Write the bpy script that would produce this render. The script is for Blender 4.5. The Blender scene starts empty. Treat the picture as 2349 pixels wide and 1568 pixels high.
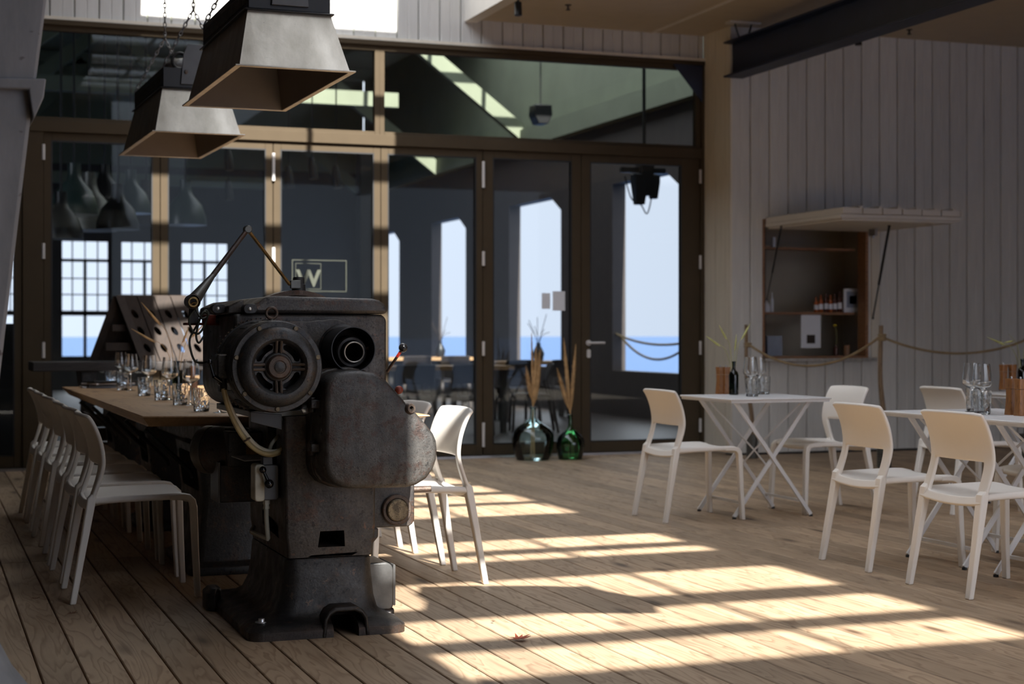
import bpy, bmesh, math, random
from mathutils import Vector, Matrix
PI = math.pi
R = math.radians
random.seed(7)
S = bpy.context.scene
COL = S.collection

# ------------------------------------------------------------------ camera
F_PX, CX, HORIZON, EYE = 3700.0, 1174.5, 765.0, 1.13
YAW = math.atan((CX + 185) / F_PX)
cam_d = bpy.data.cameras.new('camera')
cam = bpy.data.objects.new('camera', cam_d)
COL.objects.link(cam)
S.camera = cam
cam_d.sensor_width = 36.0
cam_d.lens = F_PX / 2349 * 36
cam_d.shift_y = -(784 - HORIZON) / 2349
cam_d.clip_end = 6000
cam.location = (0, 0, EYE)
cam.rotation_euler = (R(90), 0, -YAW)
cam_d.dof.use_dof = True
cam_d.dof.focus_distance = 6.1
cam_d.dof.aperture_fstop = 3.6

# ------------------------------------------------------------------ world, sun, exposure
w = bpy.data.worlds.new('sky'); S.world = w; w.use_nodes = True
nt = w.node_tree; nt.nodes.clear()
wo = nt.nodes.new('ShaderNodeOutputWorld'); bg = nt.nodes.new('ShaderNodeBackground')
tc = nt.nodes.new('ShaderNodeTexCoord'); sp = nt.nodes.new('ShaderNodeSeparateXYZ')
rp = nt.nodes.new('ShaderNodeValToRGB')
nt.links.new(tc.outputs['Generated'], sp.inputs[0])
nt.links.new(sp.outputs['Z'], rp.inputs[0])
nt.links.new(rp.outputs[0], bg.inputs[0]); nt.links.new(bg.outputs[0], wo.inputs[0])
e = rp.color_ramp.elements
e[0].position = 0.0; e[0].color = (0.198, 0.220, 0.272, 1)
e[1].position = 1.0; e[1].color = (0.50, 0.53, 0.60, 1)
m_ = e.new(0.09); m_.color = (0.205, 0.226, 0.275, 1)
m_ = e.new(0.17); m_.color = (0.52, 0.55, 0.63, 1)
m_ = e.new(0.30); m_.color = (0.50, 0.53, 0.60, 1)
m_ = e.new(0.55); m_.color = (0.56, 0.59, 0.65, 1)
mw_ = nt.nodes.new('ShaderNodeMath'); mw_.operation = 'MULTIPLY_ADD'      # sky made brighter on the left, to send more light to the right side
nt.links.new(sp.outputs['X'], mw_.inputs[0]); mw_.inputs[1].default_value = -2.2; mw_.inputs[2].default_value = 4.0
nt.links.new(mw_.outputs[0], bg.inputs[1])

SUN_EL, SUN_TAN = R(40.6), math.tan(R(40.6))
sd = bpy.data.lights.new('sun', 'SUN'); so = bpy.data.objects.new('sun', sd); COL.objects.link(so)
sd.energy = 12.8; sd.angle = R(0.53); sd.color = (1.0, 0.965, 0.91)
so.rotation_euler = (R(90 - 40.6), 0, R(1.35))
so.location = (2, -6, 12)
S.view_settings.view_transform = 'Standard'
S.view_settings.look = 'None'
S.view_settings.gamma = 1.0
S.view_settings.use_curve_mapping = False
S.view_settings.exposure = 0.60
S.render.film_transparent = False
S.cycles.max_bounces = 12
S.cycles.transparent_max_bounces = 24
S.cycles.transmission_bounces = 10
S.cycles.diffuse_bounces = 5
S.cycles.sample_clamp_indirect = 6
S.cycles.caustics_reflective = False
S.cycles.caustics_refractive = False
S.cycles.use_denoising = True

# ------------------------------------------------------------------ measuring helpers
sY, cY = math.sin(YAW), math.cos(YAW)
def ray(px, py):
    xr = (px - CX) / F_PX; zu = (HORIZON - py) / F_PX
    return sY + xr * cY, cY - xr * sY, zu
def at(px, py, Y):
    d = ray(px, py); t = Y / d[1]
    return Vector((d[0] * t, Y, EYE + d[2] * t))
def on(px, py, z=0.0):
    d = ray(px, py); t = (z - EYE) / d[2]
    return Vector((d[0] * t, d[1] * t, z))

# ------------------------------------------------------------------ materials
MATS = {}
def base_mat(name):
    m = bpy.data.materials.new(name); m.use_nodes = True
    b = m.node_tree.nodes['Principled BSDF']
    return m, m.node_tree, b
def N(t, typ, **kw):
    n = t.nodes.new(typ)
    for k, v in kw.items():
        if hasattr(n, k): setattr(n, k, v)
        else: n.inputs[k].default_value = v
    return n
def L(t, a, b): t.links.new(a, b)
def ramp(t, fac, stops, interp='LINEAR'):
    r = t.nodes.new('ShaderNodeValToRGB'); r.color_ramp.interpolation = interp
    els = r.color_ramp.elements
    while len(els) < len(stops): els.new(0.5)
    for el, (p, c) in zip(els, stops):
        el.position = p
        el.color = (c, c, c, 1) if isinstance(c, (int, float)) else (*c, 1)
    L(t, fac, r.inputs[0]); return r
def mixc(t, fac, a, b, mode='MIX'):
    n = t.nodes.new('ShaderNodeMix'); n.data_type = 'RGBA'; n.blend_type = mode
    for sock, v in ((n.inputs[0], fac), (n.inputs[6], a), (n.inputs[7], b)):
        if hasattr(v, 'links') or hasattr(v, 'is_linked'): L(t, v, sock)
        elif isinstance(v, (int, float)): sock.default_value = v
        else: sock.default_value = (*v, 1)
    return n.outputs[2]
def coords(t, scale=(1, 1, 1), kind='Object', rot=(0, 0, 0)):
    c = t.nodes.new('ShaderNodeTexCoord'); mp = t.nodes.new('ShaderNodeMapping')
    mp.inputs['Scale'].default_value = scale; mp.inputs['Rotation'].default_value = rot
    L(t, c.outputs[kind], mp.inputs[0]); return mp.outputs[0]
def noise(t, vec, scale, detail=4, rough=0.55, dist=0.0):
    n = t.nodes.new('ShaderNodeTexNoise')
    n.inputs['Scale'].default_value = scale; n.inputs['Detail'].default_value = detail
    n.inputs['Roughness'].default_value = rough; n.inputs['Distortion'].default_value = dist
    if vec is not None: L(t, vec, n.inputs['Vector'])
    return n.outputs['Fac']
def bump(t, b, h, strength=0.2, dist=0.01):
    n = t.nodes.new('ShaderNodeBump'); n.inputs['Strength'].default_value = strength
    n.inputs['Distance'].default_value = dist; L(t, h, n.inputs['Height']); L(t, n.outputs[0], b.inputs['Normal'])

def mat_plain(name, col, rough=0.5, metal=0.0, var=0.12, scale=6.0, bmp=0.0, spec=None):
    if name in MATS: return MATS[name]
    m, t, b = base_mat(name)
    v = coords(t)
    n = noise(t, v, scale, 5)
    c2 = tuple(min(1, x * (1 + var)) for x in col); c1 = tuple(x * (1 - var) for x in col)
    r = ramp(t, n, [(0.3, c1), (0.7, c2)])
    L(t, r.outputs[0], b.inputs['Base Color'])
    b.inputs['Roughness'].default_value = rough; b.inputs['Metallic'].default_value = metal
    if spec is not None: b.inputs['Specular IOR Level'].default_value = spec
    if bmp: bump(t, b, noise(t, v, scale * 6, 4), bmp, 0.003)
    MATS[name] = m; return m

def mat_wood(name, dark, light, scale=1.0, axis='Y', rough=0.55, ring=9.0, boards=None, knots=True, grey=0.0, bmp=0.15):
    m, t, b = base_mat(name)
    tcn = t.nodes.new('ShaderNodeTexCoord')
    vec = tcn.outputs['Object']
    rnd = None
    if boards:                                   # separate look for each board
        s_ = t.nodes.new('ShaderNodeSeparateXYZ'); L(t, vec, s_.inputs[0])
        p, off, ax = boards
        mm = N(t, 'ShaderNodeMath', operation='MULTIPLY_ADD'); L(t, s_.outputs[ax], mm.inputs[0])
        mm.inputs[1].default_value = 1 / p; mm.inputs[2].default_value = -off / p
        fl = N(t, 'ShaderNodeMath', operation='FLOOR'); L(t, mm.outputs[0], fl.inputs[0])
        my = N(t, 'ShaderNodeMath', operation='MULTIPLY_ADD'); L(t, s_.outputs['Y' if ax == 'X' else 'X'], my.inputs[0])
        my.inputs[1].default_value = 1 / 4.14; my.inputs[2].default_value = -0.01
        f2 = N(t, 'ShaderNodeMath', operation='FLOOR'); L(t, my.outputs[0], f2.inputs[0])
        cb = t.nodes.new('ShaderNodeCombineXYZ'); L(t, fl.outputs[0], cb.inputs[0]); L(t, f2.outputs[0], cb.inputs[1])
        wn = t.nodes.new('ShaderNodeTexWhiteNoise'); wn.noise_dimensions = '3D'; L(t, cb.outputs[0], wn.inputs['Vector'])
        rnd = wn
        ad = t.nodes.new('ShaderNodeVectorMath'); ad.operation = 'MULTIPLY_ADD'
        L(t, wn.outputs['Color'], ad.inputs[0]); ad.inputs[1].default_value = (5, 40, 7); L(t, vec, ad.inputs[2])
        vec = ad.outputs[0]
    mp = t.nodes.new('ShaderNodeMapping'); L(t, vec, mp.inputs[0])
    st = {'X': (0.10, 1, 1), 'Y': (1, 0.10, 1), 'Z': (1, 1, 0.10)}[axis]
    mp.inputs['Scale'].default_value = tuple(x * scale for x in st)
    v = mp.outputs[0]
    warp = noise(t, v, 3.2, 2, 0.5)
    n1 = noise(t, v, 7.0, 3, 0.5, 0.4)
    k = N(t, 'ShaderNodeMath', operation='MULTIPLY_ADD'); L(t, n1, k.inputs[0]); k.inputs[1].default_value = ring; k.inputs[2].default_value = 0
    fr = N(t, 'ShaderNodeMath', operation='FRACT'); L(t, k.outputs[0], fr.inputs[0])
    rings = ramp(t, fr.outputs[0], [(0.0, 0.05), (0.12, 1.0), (0.7, 0.8), (1.0, 0.05)])
    fib = noise(t, v, 90.0, 3, 0.6)
    a = mixc(t, rings.outputs[0], dark, light)
    a = mixc(t, 0.35, a, ramp(t, fib, [(0.3, tuple(x * 0.75 for x in light)), (0.7, light)]).outputs[0])
    if knots:
        mk = t.nodes.new('ShaderNodeMapping'); L(t, vec, mk.inputs[0])
        ks = {'X': (1.3, 5, 5), 'Y': (5, 1.3, 5), 'Z': (5, 5, 1.3)}[axis]
        mk.inputs['Scale'].default_value = ks
        vo = t.nodes.new('ShaderNodeTexVoronoi'); vo.inputs['Scale'].default_value = 1.0; L(t, mk.outputs[0], vo.inputs['Vector'])
        kr = ramp(t, vo.outputs['Distance'], [(0.06, 1.0), (0.12, 0.45), (0.20, 0.0)])
        a = mixc(t, kr.outputs[0], a, tuple(x * 0.45 for x in dark))
    if rnd is not None:
        br = ramp(t, rnd.outputs['Value'], [(0.0, 0.80), (1.0, 1.12)])
        a = mixc(t, 1.0, a, br.outputs[0], 'MULTIPLY')
    big = ramp(t, noise(t, vec, 1.1, 4), [(0.35, 0.80), (0.65, 1.05)])
    a = mixc(t, 1.0, a, big.outputs[0], 'MULTIPLY')
    L(t, a, b.inputs['Base Color'])
    b.inputs['Roughness'].default_value = rough
    bump(t, b, fib, bmp, 0.002)
    MATS[name] = m; return m

def mat_iron(name, a, bcol, rust, rust_amt=0.5, rough=0.42, scale=1.0, metal=0.35):
    m, t, b = base_mat(name)
    v = coords(t)
    big = noise(t, v, 5 * scale, 6, 0.6)
    col = ramp(t, big, [(0.30, a), (0.72, bcol)]).outputs[0]
    rn = noise(t, v, 9 * scale, 9, 0.68, 0.3)
    rr = ramp(t, rn, [(0.60 - 0.12 * rust_amt, 0.0), (0.66 - 0.08 * rust_amt, 1.0)])
    col = mixc(t, mix_f(t, rr.outputs[0], 0.75), col, rust)
    fine = ramp(t, noise(t, v, 120 * scale, 3, 0.7), [(0.35, 0.72), (0.65, 1.22)])
    col = mixc(t, 1.0, col, fine.outputs[0], 'MULTIPLY')
    sp2 = ramp(t, noise(t, v, 55 * scale, 3, 0.6), [(0.60, 0.0), (0.65, 1.0)])
    col = mixc(t, mix_f(t, sp2.outputs[0], 0.75), col, tuple(x * 0.35 for x in a))
    lt = ramp(t, noise(t, v, 30 * scale, 5, 0.7, 0.5), [(0.625, 0.0), (0.66, 1.0)])
    col = mixc(t, mix_f(t, lt.outputs[0], 0.5), col, tuple(min(1, x * 2.2) for x in rust))
    vst = coords(t, (1, 1, 0.06))
    drip = ramp(t, noise(t, vst, 16 * scale, 4, 0.6), [(0.42, 0.70), (0.60, 1.15)])
    col = mixc(t, 0.5, col, mixc(t, 1.0, col, drip.outputs[0], 'MULTIPLY'))
    geo = t.nodes.new('ShaderNodeNewGeometry')
    ed = ramp(t, geo.outputs['Pointiness'], [(0.56, 0.0), (0.68, 1.0)])
    col = mixc(t, mix_f(t, ed.outputs[0], 0.45), col, tuple(min(1, x * 1.8) for x in rust))
    L(t, col, b.inputs['Base Color'])
    r2 = ramp(t, noise(t, v, 14 * scale, 5), [(0.3, rough - 0.12), (0.7, rough + 0.18)])
    L(t, r2.outputs[0], b.inputs['Roughness'])
    b.inputs['Metallic'].default_value = metal
    bump(t, b, noise(t, v, 60 * scale, 6, 0.7), 0.35, 0.005)
    MATS[name] = m; return m
def mix_f(t, f, k):
    n = N(t, 'ShaderNodeMath', operation='MULTIPLY'); L(t, f, n.inputs[0]); n.inputs[1].default_value = k; return n.outputs[0]

def mat_pane(name, tint, ior=1.5, rough=0.0, boost=0.0):
    m = bpy.data.materials.new(name); m.use_nodes = True; t = m.node_tree; t.nodes.clear()
    o = t.nodes.new('ShaderNodeOutputMaterial'); mx = t.nodes.new('ShaderNodeMixShader')
    tr = t.nodes.new('ShaderNodeBsdfTransparent'); gl = t.nodes.new('ShaderNodeBsdfGlossy'); fr = t.nodes.new('ShaderNodeFresnel')
    tr.inputs[0].default_value = (*tint, 1); gl.inputs['Roughness'].default_value = rough
    gl.inputs['Color'].default_value = (0.9, 0.95, 0.97, 1)
    fr.inputs[0].default_value = ior
    L(t, fr.outputs[0], mx.inputs[0]); L(t, tr.outputs[0], mx.inputs[1]); L(t, gl.outputs[0], mx.inputs[2]); L(t, mx.outputs[0], o.inputs[0])
    MATS[name] = m; return m
def mat_glass(name, col, ior=1.45, rough=0.0, bmp=0.0, bscale=40):
    m, t, b = base_mat(name)
    b.inputs['Base Color'].default_value = (*col, 1); b.inputs['Transmission Weight'].default_value = 1.0
    b.inputs['Roughness'].default_value = rough; b.inputs['IOR'].default_value = ior
    if bmp:
        v = coords(t, (1, 1, 0.6))
        vo = t.nodes.new('ShaderNodeTexVoronoi'); vo.inputs['Scale'].default_value = bscale; L(t, v, vo.inputs['Vector'])
        bump(t, b, vo.outputs['Distance'], bmp, 0.004)
    MATS[name] = m; return m

M = MATS
mat_wood('larch_deck', (0.225, 0.135, 0.075), (0.465, 0.335, 0.215), scale=1.0, axis='Y', boards=(0.1392, 0.376, 'X'), rough=0.6, ring=14)
mat_wood('oak_top', (0.30, 0.16, 0.07), (0.45, 0.27, 0.13), scale=1.3, axis='Y', rough=0.5, ring=7)
mat_wood('old_brown_wood', (0.014, 0.0085, 0.0055), (0.036, 0.022, 0.014), scale=2, axis='Z', rough=0.75, ring=8)
mat_wood('black_plank', (0.012, 0.010, 0.009), (0.035, 0.028, 0.024), scale=2, axis='X', rough=0.6, ring=8, knots=False)
mat_wood('olive_wood', (0.09, 0.03, 0.010), (0.36, 0.15, 0.045), scale=9, axis='Z', rough=0.35, ring=6, knots=False)
mat_wood('shelf_wood', (0.16, 0.07, 0.03), (0.34, 0.17, 0.08), scale=2, axis='X', rough=0.5, ring=6, knots=False)
mat_wood('branch_bark', (0.10, 0.06, 0.035), (0.30, 0.21, 0.13), scale=5, axis='Z', rough=0.9, ring=5, bmp=0.5)

def mat_clad(name, col, pitch, off, axis='X'):
    m, t, b = base_mat(name)
    c = t.nodes.new('ShaderNodeTexCoord'); s_ = t.nodes.new('ShaderNodeSeparateXYZ'); L(t, c.outputs['Object'], s_.inputs[0])
    mm = N(t, 'ShaderNodeMath', operation='MULTIPLY_ADD'); L(t, s_.outputs[axis], mm.inputs[0]); mm.inputs[1].default_value = 1 / pitch; mm.inputs[2].default_value = -off / pitch
    fl = N(t, 'ShaderNodeMath', operation='FLOOR'); L(t, mm.outputs[0], fl.inputs[0])
    wn = t.nodes.new('ShaderNodeTexWhiteNoise'); wn.noise_dimensions = '1D'; L(t, fl.outputs[0], wn.inputs['W'])
    br = ramp(t, wn.outputs['Value'], [(0, 0.90), (1, 1.04)])
    v = coords(t, (1, 1, 0.12))
    gr = ramp(t, noise(t, v, 25, 4), [(0.3, 0.93), (0.7, 1.03)])
    a = mixc(t, 1.0, (*col,), br.outputs[0], 'MULTIPLY'); a = mixc(t, 1.0, a, gr.outputs[0], 'MULTIPLY')
    L(t, a, b.inputs['Base Color']); b.inputs['Roughness'].default_value = 0.55
    bump(t, b, noise(t, v, 60, 4), 0.1, 0.002)
    MATS[name] = m; return m
mat_clad('white_cladding', (0.60, 0.59, 0.56), 0.2, 0.015)
mat_clad('kiosk_cladding', (0.70, 0.69, 0.65), 0.2, 0.075)
mat_clad('side_cladding', (0.80, 0.74, 0.62), 0.2, 0.0, 'Y')
mat_plain('soffit_paint', (0.47, 0.40, 0.30), 0.6, var=0.04)
mat_plain('fascia_white', (0.66, 0.63, 0.58), 0.55, var=0.04)
mat_plain('bronze_frame', (0.070, 0.053, 0.034), 0.6, var=0.05, metal=0.0, spec=0.05)
mat_plain('black_metal', (0.012, 0.012, 0.013), 0.4, metal=0.3)
mat_plain('black_gasket', (0.008, 0.008, 0.008), 0.6)
mat_plain('navy_steel', (0.006, 0.011, 0.032), 0.45, var=0.2, bmp=0.1)
mat_plain('hinge_white', (0.62, 0.60, 0.58), 0.4)
mat_plain('steel', (0.45, 0.45, 0.46), 0.3, metal=0.9)
mat_plain('zinc', (0.62, 0.64, 0.66), 0.32, metal=0.85, var=0.2, scale=30)
mat_plain('chair_plastic', (0.78, 0.74, 0.68), 0.42, var=0.015)
mat_plain('table_white', (0.74, 0.74, 0.74), 0.38, var=0.02)
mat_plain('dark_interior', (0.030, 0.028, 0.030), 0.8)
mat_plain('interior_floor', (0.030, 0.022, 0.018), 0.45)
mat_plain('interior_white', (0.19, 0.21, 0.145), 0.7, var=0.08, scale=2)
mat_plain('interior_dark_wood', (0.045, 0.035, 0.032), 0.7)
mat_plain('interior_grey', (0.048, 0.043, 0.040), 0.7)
mat_plain('sea_water', (0.050, 0.090, 0.18), 0.6, var=0.05, spec=0.05)
mat_plain('black_rubber', (0.01, 0.01, 0.01), 0.55)
mat_plain('black_gloss', (0.008, 0.008, 0.009), 0.15)
mat_plain('hose_tan', (0.30, 0.25, 0.13), 0.45, var=0.35, scale=14)
mat_plain('hose_grey', (0.38, 0.37, 0.30), 0.45, var=0.2, scale=14)
mat_plain('cable_green', (0.045, 0.05, 0.035), 0.5)
mat_plain('box_cream', (0.52, 0.49, 0.38), 0.45, var=0.25, scale=16)
mat_plain('box_grey', (0.085, 0.088, 0.093), 0.45, var=0.15, scale=12)
mat_plain('old_red', (0.20, 0.03, 0.015), 0.5, var=0.3, scale=20)
mat_plain('bright_red', (0.75, 0.05, 0.03), 0.4)
mat_plain('brass_worn', (0.36, 0.23, 0.09), 0.35, metal=0.8, var=0.4, scale=25)
mat_plain('alu_worn', (0.55, 0.53, 0.49), 0.35, metal=0.8, var=0.2, scale=30)
mat_plain('pampas', (0.50, 0.32, 0.15), 0.9, var=0.25, scale=20)
mat_plain('straw', (0.62, 0.42, 0.20), 0.8, var=0.25, scale=20)
mat_plain('green_grass', (0.42, 0.42, 0.16), 0.8, var=0.25, scale=20)
mat_plain('rope', (0.30, 0.22, 0.12), 0.9, var=0.3, scale=60, bmp=0.5)
mat_plain('paper', (0.78, 0.80, 0.84), 0.6, var=0.02)
mat_plain('pale_blue_sheet', (0.30, 0.34, 0.42), 0.5)
mat_plain('maple_leaf', (0.34, 0.075, 0.035), 0.7, var=0.4, scale=60)
mat_plain('dry_leaf', (0.12, 0.055, 0.025), 0.8, var=0.4, scale=60)
mat_plain('concrete', (0.22, 0.23, 0.25), 0.8, var=0.25, scale=7, bmp=0.3)
mat_plain('bottle_orange', (0.42, 0.10, 0.02), 0.25)
mat_plain('bottle_brown', (0.10, 0.03, 0.02), 0.25)
mat_plain('lamp_inner', (0.15, 0.125, 0.105), 0.6, var=0.1)
mat_plain('galvanised', (0.13, 0.128, 0.115), 0.4, metal=0.6, var=0.2, scale=20)
mat_plain('box_metal', (0.10, 0.10, 0.098), 0.36, metal=0.3, var=0.25, scale=18, bmp=0.2)
mat_plain('enamel_green', (0.03, 0.05, 0.045), 0.3)
mat_plain('yellow_flower', (0.7, 0.55, 0.03), 0.7)
mat_iron('cast_iron', (0.032, 0.031, 0.032), (0.084, 0.072, 0.060), (0.070, 0.034, 0.020), 0.50, 0.38)
mat_iron('cast_iron_cover', (0.040, 0.040, 0.040), (0.100, 0.094, 0.086), (0.052, 0.028, 0.021), 0.85, 0.36, 2.2)
mat_iron('cast_iron_dark', (0.015, 0.015, 0.016), (0.044, 0.040, 0.036), (0.07, 0.040, 0.026), 0.3, 0.38)
mat_iron('motor_iron', (0.025, 0.028, 0.032), (0.060, 0.056, 0.051), (0.070, 0.040, 0.020), 0.55, 0.36, 1.3, 0.4)
mat_iron('rusty_hub', (0.065, 0.050, 0.042), (0.115, 0.088, 0.07), (0.11, 0.060, 0.035), 0.8, 0.45, 3.0, 0.4)
mat_iron('knob_plate', (0.14, 0.11, 0.07), (0.26, 0.21, 0.13), (0.05, 0.04, 0.03), 0.9, 0.4, 2.5, 0.5)

def mat_lamp_steel():
    m, t, b = base_mat('lamp_steel')
    v = coords(t, (1, 1, 0.25))
    n = noise(t, v, 8, 6, 0.6)
    r = ramp(t, n, [(0.3, (0.36, 0.33, 0.27)), (0.7, (0.62, 0.58, 0.50))])
    s2 = ramp(t, noise(t, coords(t), 30, 5, 0.7), [(0.66, 0.0), (0.72, 0.7)])
    c = mixc(t, s2.outputs[0], r.outputs[0], (0.16, 0.15, 0.14))
    L(t, c, b.inputs['Base Color']); b.inputs['Metallic'].default_value = 0.7
    rr = ramp(t, noise(t, v, 5, 5), [(0.3, 0.34), (0.7, 0.52)]); L(t, rr.outputs[0], b.inputs['Roughness'])
    bump(t, b, noise(t, coords(t), 6, 4), 0.15, 0.02)
    MATS['lamp_steel'] = m
mat_lamp_steel()
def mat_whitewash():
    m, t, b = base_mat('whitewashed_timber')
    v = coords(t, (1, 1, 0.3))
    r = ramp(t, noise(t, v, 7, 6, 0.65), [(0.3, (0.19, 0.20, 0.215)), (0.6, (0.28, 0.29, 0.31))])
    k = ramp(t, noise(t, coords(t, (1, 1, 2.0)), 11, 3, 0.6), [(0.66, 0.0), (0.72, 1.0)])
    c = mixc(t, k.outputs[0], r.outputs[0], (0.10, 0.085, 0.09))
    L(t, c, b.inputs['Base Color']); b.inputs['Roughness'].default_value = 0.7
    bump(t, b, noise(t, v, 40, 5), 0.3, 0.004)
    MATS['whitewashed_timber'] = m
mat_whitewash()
mat_pane('facade_glass', (0.84, 0.86, 0.85), 1.24)
mat_pane('clear_pane', (0.95, 0.97, 0.97), 1.4)
mat_glass('drinking_glass', (0.97, 0.98, 0.985), 1.45)
mat_glass('cut_glass', (0.96, 0.98, 0.985), 1.45, bmp=0.40, bscale=65)
mat_pane('aqua_glass', (0.78, 0.88, 0.85), 1.6)
mat_pane('green_glass', (0.28, 0.60, 0.32), 1.6)
mat_glass('dark_bottle_glass', (0.015, 0.03, 0.02), 1.5)

# ------------------------------------------------------------------ mesh helpers
ORG = {}
def finish(o, smooth=True, angle=35):
    me = o.data
    if smooth:
        for p in me.polygons: p.use_smooth = True
        me.set_sharp_from_angle(angle=R(angle))
def obj(name, bm, m, parent=None, smooth=True, angle=35, bevel=0, seg=2, subsurf=0):
    bmesh.ops.recalc_face_normals(bm, faces=bm.faces)
    me = bpy.data.meshes.new(name); 
    if parent is not None and parent in ORG:
        bmesh.ops.translate(bm, verts=bm.verts, vec=-ORG[parent])
    bm.to_mesh(me); bm.free()
    ms = m if isinstance(m, (list, tuple)) else [m]
    for x in ms: me.materials.append(MATS[x])
    o = bpy.data.objects.new(name, me); COL.objects.link(o)
    finish(o, smooth, angle)
    if parent is not None:
        o.parent = parent
        if parent in ORG: ORG[o] = ORG[parent]
    if bevel:
        md = o.modifiers.new('edges', 'BEVEL'); md.width = bevel; md.segments = seg; md.limit_method = 'ANGLE'; md.angle_limit = R(40)
    if subsurf:
        md = o.modifiers.new('round', 'SUBSURF'); md.levels = subsurf; md.render_levels = subsurf
    return o
def tag(o, label=None, cat=None, group=None, kind=None):
    if label: o['label'] = label
    if cat: o['category'] = cat
    if group: o['group'] = group
    if kind: o['kind'] = kind
    return o
def thing(name, loc, label, cat, group=None):
    o = bpy.data.objects.new(name, None); COL.objects.link(o)
    o.location = loc; o.empty_display_size = 0.05
    ORG[o] = Vector(loc)
    tag(o, label, cat, group); return o
def struct(o): o['kind'] = 'structure'; return o
def setting(name, bm, m, parent=None, **k):
    o = obj(name, bm, m, parent, **k)
    if parent is None: o['kind'] = 'structure'
    return o
def B(): return bmesh.new()
def box(bm, x0, x1, y0, y1, z0, z1):
    vs = [bm.verts.new(p) for p in ((x0, y0, z0), (x1, y0, z0), (x1, y1, z0), (x0, y1, z0), (x0, y0, z1), (x1, y0, z1), (x1, y1, z1), (x0, y1, z1))]
    for f in ((0, 3, 2, 1), (4, 5, 6, 7), (0, 1, 5, 4), (1, 2, 6, 5), (2, 3, 7, 6), (3, 0, 4, 7)): bm.faces.new([vs[i] for i in f])
    return bm
def loft(bm, rings, cap=True, closed=False):
    rv = [[bm.verts.new(p) for p in r] for r in rings]
    n = len(rv[0])
    pairs = list(zip(rv, rv[1:])) + ([(rv[-1], rv[0])] if closed else [])
    for a, b in pairs:
        for i in range(n):
            j = (i + 1) % n
            bm.faces.new((a[i], a[j], b[j], b[i]))
    if cap and not closed:
        bm.faces.new(list(reversed(rv[0]))); bm.faces.new(rv[-1])
    return bm
def frame_of(d):
    d = Vector(d).normalized()
    up = Vector((0, 0, 1)) if abs(d.z) < 0.95 else Vector((0, 1, 0))
    a = d.cross(up).normalized(); b = a.cross(d).normalized()
    return a, b
def ring_at(c, a, b, r, n): return [Vector(c) + a * (r * math.cos(2 * PI * i / n)) + b * (r * math.sin(2 * PI * i / n)) for i in range(n)]
def lathe(bm, c, axis, prof, n=32, cap=True):
    """prof: (distance along axis, radius)"""
    a, b = frame_of(axis); d = Vector(axis).normalized()
    rings = [ring_at(Vector(c) + d * h, a, b, max(r, 1e-4), n) for h, r in prof]
    return loft(bm, rings, cap)
def rod(bm, p, q, r, r2=None, n=12): 
    p, q = Vector(p), Vector(q)
    return lathe(bm, p, q - p, [(0, r), ((q - p).length, r if r2 is None else r2)], n)
def smooth_path(pts, k=6):
    pts = [Vector(p) for p in pts]; out = []
    P = [pts[0] * 2 - pts[1]] + pts + [pts[-1] * 2 - pts[-2]]
    for i in range(1, len(P) - 2):
        p0, p1, p2, p3 = P[i - 1:i + 3]
        for s in range(k):
            u = s / k
            out.append(0.5 * ((2 * p1) + (p2 - p0) * u + (2 * p0 - 5 * p1 + 4 * p2 - p3) * u * u + (3 * p1 - p0 - 3 * p2 + p3) * u ** 3))
    out.append(pts[-1]); return out
def tube(bm, pts, r, n=8, k=6, radii=None, closed=False):
    pts = smooth_path(pts, k) if k > 1 else [Vector(p) for p in pts]
    a = None; rings = []
    for i, p in enumerate(pts):
        d = (pts[min(i + 1, len(pts) - 1)] - pts[max(i - 1, 0)])
        if d.length < 1e-7: d = Vector((0, 0, 1))
        d.normalize()
        if a is None: a, b = frame_of(d)
        else:
            a = (a - d * a.dot(d)).normalized(); b = d.cross(a)
        b = d.cross(a)
        rad = r if radii is None else radii[0] + (radii[1] - radii[0]) * i / (len(pts) - 1)
        rings.append(ring_at(p, a, b, rad, n))
    return loft(bm, rings)
def torus(bm, c, axis, R0, r, n=24, m=8, a0=0, a1=2 * PI):
    a, b = frame_of(axis); d = Vector(axis).normalized(); rings = []
    full = abs(a1 - a0 - 2 * PI) < 1e-6
    for i in range(n if full else n + 1):
        t = a0 + (a1 - a0) * i / n
        e = a * math.cos(t) + b * math.sin(t); p = Vector(c) + e * R0
        rings.append([p + e * (r * math.cos(2 * PI * j / m)) + d * (r * math.sin(2 * PI * j / m)) for j in range(m)])
    return loft(bm, rings, cap=not full, closed=full)
def ball(bm, c, r, seg=16, sz=(1, 1, 1)):
    g = bmesh.ops.create_uvsphere(bm, u_segments=seg, v_segments=max(6, seg // 2), radius=r)
    bmesh.ops.scale(bm, verts=g['verts'], vec=sz); bmesh.ops.translate(bm, verts=g['verts'], vec=c); return bm
def prism(bm, pts, axis, d0, d1):
    """outline pts (u,v) extruded along an axis: 'Y' -> (u, d, v), 'X' -> (d, u, v), 'Z' -> (u, v, d)"""
    mk = {'Y': lambda u, v, d: (u, d, v), 'X': lambda u, v, d: (d, u, v), 'Z': lambda u, v, d: (u, v, d)}[axis]
    loft(bm, [[mk(u, v, d0) for u, v in pts], [mk(u, v, d1) for u, v in pts]]); return bm
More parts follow.
